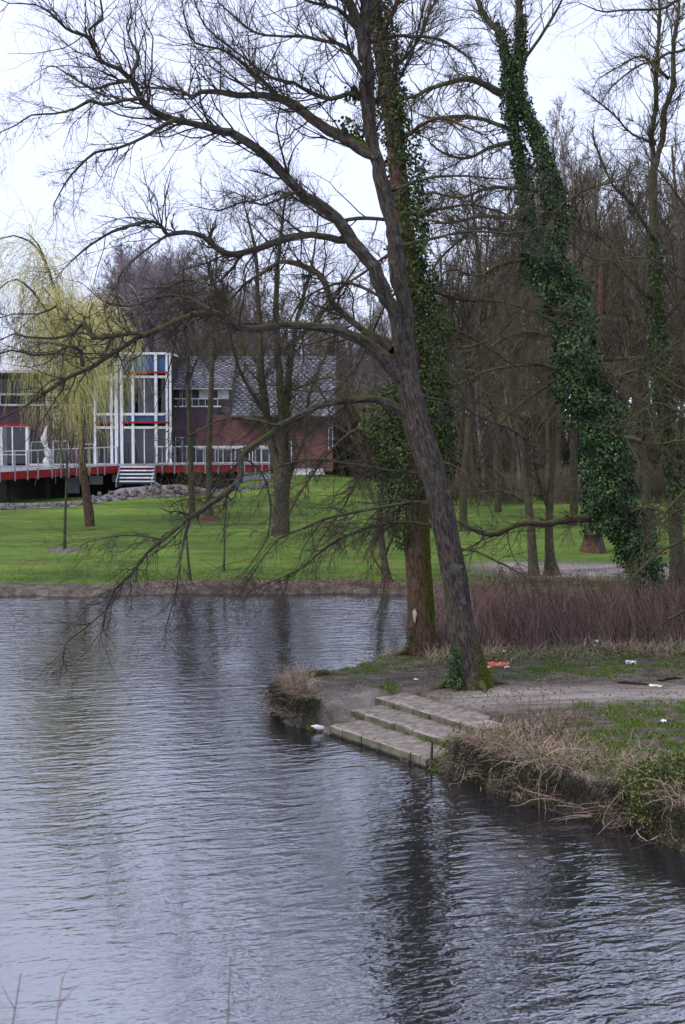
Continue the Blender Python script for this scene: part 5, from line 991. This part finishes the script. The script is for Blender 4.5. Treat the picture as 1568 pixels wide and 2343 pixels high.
x, y = rng.normal(2.9, .35, 46), rng.normal(21.7, .25, 46); z = ground(x, y); a = grow(np.stack([x, y, z], 1), nrm(rng.normal(size=(46, 3)) * (.5, .5, .05) + (-.25, 0, 1)), rng.uniform(.4, .95, 46), np.full(46, .006), 6, .08, (0, 0, -.02), .4)
mb = MB(); mb.tubes(*a, 3); q = spawn(a[0], a[1], 3, .3, .3, .8, (.15, .4), .6); mb.tubes(*grow(*q[:3], np.full(len(q[0]), .003), 3, .1, (0, 0, 0), .5), 3)
o = mb.build('bare_canes', M['redstem'], kind='stuff'); tag(o, 'thin upright reddish canes growing out of the dry grass on the right bank', 'canes')
def leaf_bed(n, fn, box_, size, zr, mt, name, label, cat):
    x, y, z, d = scatter(n, *box_, fn); n = len(x); mb = MB(); dd = nrm(rng.normal(size=(n, 3)) * (1, 1, .6) + (0, 0, .2))
    mb.cards(np.stack([x, y, np.maximum(z, 0) + rng.uniform(0, zr, n)], 1), dd, nrm(np.cross(dd, rng.normal(size=(n, 3)))), rng.uniform(*size, n), rng.uniform(size[0] * .7, size[1] * .7, n), .2)
    o = mb.build(name, mt, kind='stuff'); tag(o, label, cat)
M['bankleaf'] = island('bank_leaves', [(.010, .008, .006), (.02, .017, .011), (.035, .04, .014), (.015, .012, .009)], rough=.8)  # real leaves, but near-black so their colour carries the undercut's shade
M['weed'] = island('weed_leaves', [(.05, .07, .02), (.10, .12, .03), (.15, .17, .05), (.13, .11, .07), (.06, .09, .02)], rough=.6)
leaf_bed(42000, lambda x, y, z, d, sa, sn_: (d > -.05) * np.exp(-(np.maximum(d, 0) / .8) ** 2) * (sa > 3.0) * (vnoise(x, y, 3, 22) > -.15) * .8, (1.2, 6, 17.3, 22.6), (.03, .06), .16, M['weed'], 'ground_weeds', 'low green nettles and bramble leaves on the right bank', 'weeds')
leaf_bed(30000, lambda x, y, z, d, sa, sn_: (d > -.06) * (d < .5) * (vnoise(x, y, 4, 23) > .0) * (sa < .1), (-1.4, .2, 24.4, 27.5), (.025, .05), .08, M['weed'], 'moss_cushion', 'mossy weeds clinging to the tip of the bank beside the steps', 'weeds')
leaf_bed(26000, lambda x, y, z, d, sa, sn_: (d > .05) * np.exp(-((y - 29.2 - .05 * x) / .7) ** 2) * (vnoise(x, y, 2.2, 24) > -.3), (1.8, 9, 27.6, 31), (.03, .06), .10, M['weed'], 'ground_weeds', 'low leafy weeds along the front of the reddish thicket', 'weeds')
for i0, i1, lab in ((2, 13, 'leaves and roots on the face of the right bank, coloured dark as undercut shade'), (16, 21, 'dark roots and leaves on the face of the bank tip')):
    s_, t_ = shore_pts(i0, i1, 21000 if i0 == 2 else 5000); n = len(s_); xy = s_ + rng.uniform(-.07, .2, n)[:, None] * np.array((.75, .66)) + rng.normal(size=(n, 2)) * .04; zt2 = .02 + .5 * rng.uniform(0, 1, n) ** 1.5 + .06 * vnoise(s_[:, 0], s_[:, 1], 5, 80)
    mb = MB(); dd = nrm(rng.normal(size=(n, 3)) * (1, 1, .5) + (-.3, -.3, -.5)); mb.cards(np.stack([xy[:, 0], xy[:, 1], zt2], 1), dd, nrm(np.cross(dd, rng.normal(size=(n, 3)))), rng.uniform(.02, .05, n), .018, .2)
    k = 700 if i0 == 2 else 350; j = rng.integers(0, n, k); mb.tubes(*grow(np.stack([xy[j, 0], xy[j, 1], np.full(k, .48)], 1), nrm(rng.normal(size=(k, 3)) * (.4, .4, .2) + (-.4, -.4, -.6)), rng.uniform(.2, .5, k), np.full(k, .005), 4, .25, (0, 0, -.2), .4), 3)
    o = mb.build('bank_foliage', M['bankleaf'], kind='stuff'); tag(o, lab, 'bank plants')
x, y, z, d = scatter(9000, 1.6, 9, 27.8, 30.6, lambda x, y, z, d, sa, sn_: (vnoise(x, y, 2.6, 25) > .0) * np.exp(-((y - 29.35) / .5) ** 2)); n = len(x); mb = MB()
mb.tubes(*grow(np.stack([x, y, z], 1), nrm(rng.normal(size=(n, 3)) * (.5, .5, .1) + (0, 0, .8)), rng.uniform(.12, .38, n), np.full(n, .006), 4, .15, (0, 0, -.12), .3), 3)
o = mb.build('dry_grass', M['dead'], kind='stuff'); tag(o, 'straw tussocks at the foot of the reddish thicket', 'dry grass')
# fallen leaves and crumbs on bare earth
x, y, z, d = scatter(3500, -1, 8, 20, 30, lambda x, y, z, d, sa, sn_: (d > .1) * .6 * ~((sa > -.4) & (sa < 3) & (sn_ < 1.65))); n = len(x); mb = MB(); dd = nrm(rng.normal(size=(n, 3)) * (1, 1, .15))
mb.cards(np.stack([x, y, z + .012], 1), dd, nrm(np.cross(dd, (0, 0, 1)) + .2 * rng.normal(size=(n, 3))), rng.uniform(.02, .05, n), .025); mb.build('fallen_leaves', M['brownleaf'], kind='stuff')
x, y, z, d = scatter(9000, -.8, 9, 22, 29, lambda x, y, z, d, sa, sn_: (d > .2) * (.3 + .7 * (vnoise(x, y, 2.2, 61) > 0)) * ~((sa > -.4) & (sa < 3) & (sn_ < 1.65))); n = len(x); mb = MB(); dd = nrm(rng.normal(size=(n, 3)) * (1, 1, .4)); mb.cards(np.stack([x, y, z + .004], 1), dd, nrm(np.cross(dd, rng.normal(size=(n, 3)))), rng.uniform(.015, .05, n), .03, .6)
mb.build('mud_crumbs', island('mud_clods', [(.05, .04, .032), (.16, .135, .115), (.3, .26, .23)], rough=.95), kind='stuff')
# reddish thicket
x, y, z, d = scatter(11500, 1.4, 10.5, 29.6, 38.5, lambda x, y, z, d, sa, sn_: (d > .25) * (y > 29.8 + .02 * x) * np.clip(.75 + 1.1 * vnoise(x, y, 2.4, 26), .15, 1) * (y < 37 + .2 * (x - 3))); n = len(x); mb = MB()
hgt = rng.uniform(.35, 1.15, n) * (.95 + .30 * vnoise(x, y, 1.1, 27) + .12 * vnoise(x, y, 3.5, 28)); a = grow(np.stack([x, y, z - .02], 1), nrm(rng.normal(size=(n, 3)) * (.34, .34, .05) + (-0.26, 0, 1)), hgt, rng.uniform(.004, .008, n), 3, .09, (0, 0, .03), .35); mb.tubes(*a, 3)
q = spawn(a[0], a[1], .8, .3, .2, .6, (.3, .5), .6); mb.tubes(*grow(*q[:3], np.maximum(q[3], .003), 2, .1, (0, 0, .05), .5), 3)
o = mb.build('reddish_thicket', M['redstem'], kind='stuff'); tag(o, 'dense knee-high thicket of reddish leafless stems behind the twin trunks', 'thicket')
# evergreen bush at the lower right
bs = thing('evergreen_bush', 'rounded glossy green bush overhanging the water at the lower right edge', 'bush', (4.15, 19.0, .3))
mb = MB(); tw = MB(); n = 16000; dirs = nrm(rng.normal(size=(n, 3))); cen = np.array([(4.25, 19.05, .62), (3.85, 19.1, .5), (4.6, 18.8, .55), (4.1, 18.8, .35)]); rad_ = np.array([(.5, .45, .36), (.33, .35, .28), (.5, .45, .42), (.5, .35, .32)]); w = rng.integers(0, 4, n)
M['bush'] = island('bush_leaves', [(.02, .035, .008), (.07, .09, .015), (.15, .17, .03), (.05, .07, .012)], rough=.4, spec=.5)
pp = cen[w] + dirs * rad_[w] * rng.uniform(.55, 1.08, (n, 1)) * (1 + .15 * np.sin(dirs[:, :1] * 9) * np.cos(dirs[:, 2:] * 8)); dd = nrm(dirs + .8 * rng.normal(size=(n, 3)) + (0, 0, .3)); mb.cards(pp, dd, nrm(np.cross(dd, rng.normal(size=(n, 3)))), rng.uniform(.03, .055, n), .026, .2)
part(mb, 'leaves', M['bush'], bs, kind='stuff')
ns = 60; a = grow(np.tile((4.2, 19.1, .3), (ns, 1)) + rng.normal(size=(ns, 3)) * (.15, .1, 0), nrm(rng.normal(size=(ns, 3)) + (0, 0, .5)), rng.uniform(.4, .6, ns), np.full(ns, .01), 5, .1, (0, 0, 0), .4); tw.tubes(*a, 4); part(tw, 'stems', M['twigA'], bs)
# bank weeds on the far shore
x, y, z, d = scatter(16000, -16, 3.3, 42.8, 46.5, lambda x, y, z, d, sa, sn_: (d > .0) * np.exp(-(d / .9) ** 2) * sst(x + 1.5 * vnoise(x, y, .6, 28), -9.0, -1.5)); n = len(x); mb = MB()
mb.tubes(*grow(np.stack([x, y, z], 1), nrm(rng.normal(size=(n, 3)) * (.8, .8, .2) + (0, 0, .5)), rng.uniform(.12, .4, n), np.full(n, .008), 4, .2, (0, 0, -.12), .3), 3)
o = mb.build('bank_brush', M['redstem'], kind='stuff'); tag(o, 'brown brush and dead stems along the far water edge', 'brush')
x, y, z, d = scatter(16000, 3, 16, 40, 52, lambda x, y, z, d, sa, sn_: (vnoise(x, y, .8, 29) > -.1) * (np.exp(-((y - 44.5) / 1.3) ** 2))); n = len(x); mb = MB()
mb.tubes(*grow(np.stack([x, y, z], 1), nrm(rng.normal(size=(n, 3)) * (.8, .8, .2) + (0, 0, .5)), rng.uniform(.15, .5, n), np.full(n, .008), 4, .2, (0, 0, -.1), .3), 3)
o = mb.build('bank_brush', M['twigA'], kind='stuff'); tag(o, 'dark low brush between the muddy path and the reddish thicket', 'brush')
# lawn tufts (far) so the turf edge is not flat
x, y, z, d = scatter(14000, -15, 14, 44.5, 50, lambda x, y, z, d, sa, sn_: grass_mask(x, y, d, sa, sn_)[0] * (1 - sst(y, 45.5, 49.5)) * .8); n = len(x); mb = MB()
dd = nrm(rng.normal(size=(n, 3)) * (.5, .5, .1) + (0, 0, .8)); mb.cards(np.stack([x, y, z - .01], 1), dd, nrm(np.cross(dd, rng.normal(size=(n, 3)))), rng.uniform(.05, .09, n), .025, .1)
mb.build('lawn_grass', island('lawn_blades', [(.06, .13, .012), (.09, .17, .018), (.14, .19, .03)], rough=.7), kind='stuff')
x, y, z, d = scatter(2600, -17, 14, 45, 75, lambda x, y, z, d, sa, sn_: (d > .5) * (.25 + .5 * (vnoise(x, y, .35, 60) > .1))); n = len(x); mb = MB(); dd = nrm(rng.normal(size=(n, 3)) * (1, 1, .25))
mb.cards(np.stack([x, y, z + .03], 1), dd, nrm(np.cross(dd, (0, 0, 1)) + .3 * rng.normal(size=(n, 3))), rng.uniform(.05, .11, n), .06); mb.build('fallen_leaves', M['brownleaf'], kind='stuff')
# mulch ring and leaf mound on the lawn
def disc(name, u, v, rx, ry, mt, h, z):
    c_ = G(u, v, z); g = MB(); k = 22; th = np.arange(k) * 2 * np.pi / k; rr = 1 + .12 * rng.normal(size=k)
    V = [(c_[0], c_[1], gz(c_[0], c_[1]) + h)]
    for s in (.6, 1.): V += [(c_[0] + rx * s * math.cos(t) * r_, c_[1] + ry * s * math.sin(t) * r_, gz(c_[0] + rx * s * math.cos(t), c_[1] + ry * s * math.sin(t)) + (h * .8 if s < 1 else -.02)) for t, r_ in zip(th, rr)]
    g.add(V, [(0, 1 + i, 1 + (i + 1) % k) for i in range(k)]); g.f.append(np.array([(1 + i, 1 + k + i, 1 + k + (i + 1) % k, 1 + (i + 1) % k) for i in range(k)])); return g.build(name, mt, smooth=True)
disc('mulch_bed', 150, 1262, .8, 1.3, mat('mulch', (.05, .04, .035), (.18, .15, .13), scale=6, bump=.05), .06, .3)['kind'] = 'structure'
tag(disc('leaf_heap', 478, 1196, .5, .5, mat('rusty_leaves', (.10, .03, .02), (.2, .06, .04), scale=5, bump=.06), .22, .35), 'rusty heap of old leaves round the foot of the slim tree', 'leaves')

# ------------------------------------------------------------------ litter
def crumple(name, label, u, v, s, mt, h=.3, z=.6, n=18, cat='litter'):
    c_ = G(u, v, z); zz = gz(c_[0], c_[1]); c_ = G(u, v, zz); zz = gz(c_[0], c_[1]); g = MB(); k = 7
    X_, Y_ = np.meshgrid(np.linspace(-1, 1, k), np.linspace(-1, 1, k)); r_ = np.random.default_rng(int(u)); Zt = r_.uniform(0, h, (k, k)) * s; V = np.stack([X_ * s + r_.normal(size=(k, k)) * s * .1, Y_ * s * .7 + r_.normal(size=(k, k)) * s * .1, Zt + .01], -1).reshape(-1, 3)
    I_ = np.arange(k * k).reshape(k, k); f = np.stack([I_[:-1, :-1], I_[:-1, 1:], I_[1:, 1:], I_[1:, :-1]], -1).reshape(-1, 4); g.add(V, f); g.add(V - (0, 0, .008), f[:, ::-1])
    o = g.build(name, mt); o.location = (c_[0], c_[1], zz); o.rotation_euler = (0, 0, r_.uniform(0, 3)); return tag(o, label, cat)
def plate(u, v, r, label):
    c_ = G(u, v, .62); zz = gz(c_[0], c_[1]); c_ = G(u, v, zz); g = MB(); k = 20; rr = [0, r * .65, r, r * 1.02, r * .66, 0]; hz_ = [.02, .02, .05, .042, .01, .01]; th = np.arange(k) * 2 * np.pi / k
    V = np.array([(q * math.cos(t), q * math.sin(t), h) for q, h in zip(rr, hz_) for t in th]); I_ = np.arange(6 * k).reshape(6, k)
    f = np.stack([I_[:-1], np.roll(I_, -1, 1)[:-1], np.roll(I_, -1, 1)[1:], I_[1:]], -1).reshape(-1, 4); g.add(V, f); o = g.build('paper_plate', M['litterwhite'], smooth=True); o.location = (c_[0], c_[1], zz); o.rotation_euler = (.06, -.05, 0); tag(o, label, 'plate')
plate(1151, 1495, .09, 'white disposable plate lying on the grass right of the oak')
crumple('discarded_cloth', 'crumpled red and orange cloth on the grass right of the oak foot', 1142, 1524, .17, M['litterred'], .4, cat='cloth')
crumple('discarded_cloth', 'cream cloth lying left of the red one at the oak foot', 1113, 1528, .13, M['littercream'], .25, cat='cloth')
crumple('discarded_cloth', 'small white and red cloth end right of the crumpled red cloth', 1160, 1528, .07, M['littercream'], .4, cat='cloth')
crumple('paper_scrap', 'white crumpled paper on the grass at the right near the thicket', 1443, 1521, .09, M['litterwhite'], .8)
crumple('paper_scrap', 'pale scrap among the stems at the foot of the thicket', 1366, 1470, .06, M['litterwhite'], .8)
crumple('paper_scrap', 'flat pale wrapper near the dark sticks at the right edge', 1500, 1570, .11, M['littercream'], .2)
crumple('paper_scrap', 'small white scrap on the bare slope left of the top step', 952, 1582, .05, M['litterwhite'], .4)
crumple('paper_scrap', 'small white scrap in the weeds at the right edge of the near bank', 1518, 1652, .045, M['litterwhite'], .8)
crumple('paper_scrap', 'white scrap caught in the dry grass on the tip of the bank', 659, 1585, .05, M['litterwhite'], .8)
crumple('paper_scrap', 'small white scrap beside the lowest step at its right end', 1000, 1737, .05, M['litterwhite'], .3, z=.2)
crumple('paper_scrap', 'tiny pale scrap on the muddy slope above the floating bottle', 748, 1632, .04, M['littercream'], .3, z=.4)
bo = MB(); pts = [(0, .012), (.02, .034), (.17, .036), (.21, .014), (.24, .014), (.245, .001)]; a = np.array([(-q[0], 0, 0) for q in pts]); bo.tubes(a[None], np.array([q[1] for q in pts])[None], 12)
o = bo.build('plastic_bottle', M['litterwhite'], smooth=True); c_ = G(742, 1664, .06); o.location = (c_[0], c_[1], .05); o.rotation_euler = (0, .25, math.radians(30)); tag(o, 'white plastic bottle lying at the water edge left of the lowest step', 'bottle')
def stick(u0, v0, u1, v1, r, label):
    a, b_ = G(u0, v0, .63), G(u1, v1, .63); a[2] = gz(a[0], a[1]) + r; b_[2] = gz(b_[0], b_[1]) + r; g = MB(); pp = np.linspace(a, b_, 7) + rng.normal(size=(7, 3)) * (.02, .02, .006); g.tubes(pp[None], (np.full(7, r) * [.6, 1, 1, .9, 1, .8, .4])[None], 7, bump=.3)
    tag(g.build('fallen_stick', M['stick'], smooth=True), label, 'stick')
stick(1418, 1562, 1478, 1565, .022, 'short dark stick on the grass at the right, left of the longer one')
stick(1505, 1556, 1560, 1550, .02, 'dark wet stick on the grass nearest the right edge')
# slender cut stake at the lower step end
g = MB(); c_ = G(985, 1762, 0); pp = np.array([c_ + (0.02, 0.03, -.3), c_ + (.02, .03, .2), c_ + (.03, .04, .42)]); g.tubes(pp[None], np.array([[.022, .02, .016]]), 7); tag(g.build('mooring_stake', M['stick'], smooth=True), 'dark wooden stake standing at the right end of the lowest step', 'stake')
# shrub close under the camera, lower left, far out of focus
for xb, zt_, lab, dx in ((-1.25, 3.34, 'blurred reddish bare twigs poking in at the lower left corner', .28), (-.27, 3.40, 'single blurred upright shoot at the bottom edge left of centre', .0)):
    g = MB(); ns = 2 if dx else 1; s = np.tile((xb, 5.0, 0.), (ns, 1)) + rng.normal(size=(ns, 3)) * (.08, .1, 0) * (1 if dx else 0)
    tip = np.array([(xb + dx + (.12 * i if dx else 0) - .1, 5 + .1 * i, zt_ - .05 * i) for i in range(ns)]); t = np.linspace(0, 1, 12)[None, :, None]
    pp = s[:, None] * (1 - t) + tip[:, None] * t + (np.sin(t * 3.1) * .08) * np.array((-1, 0, 0)); g.tubes(pp, np.repeat(np.linspace(.012, .002, 12)[None], ns, 0), 5)
    if dx:
        q = spawn(pp, np.full(pp.shape[:2], .003), 6, .75, .4, .9, (.03, .06), .8); g.tubes(*grow(*q[:3], np.full(len(q[0]), .002), 3, .15, (0, 0, .02), .5), 3)
    tag(g.build('bare_shrub', M['redstem'], smooth=True), lab, 'shrub')
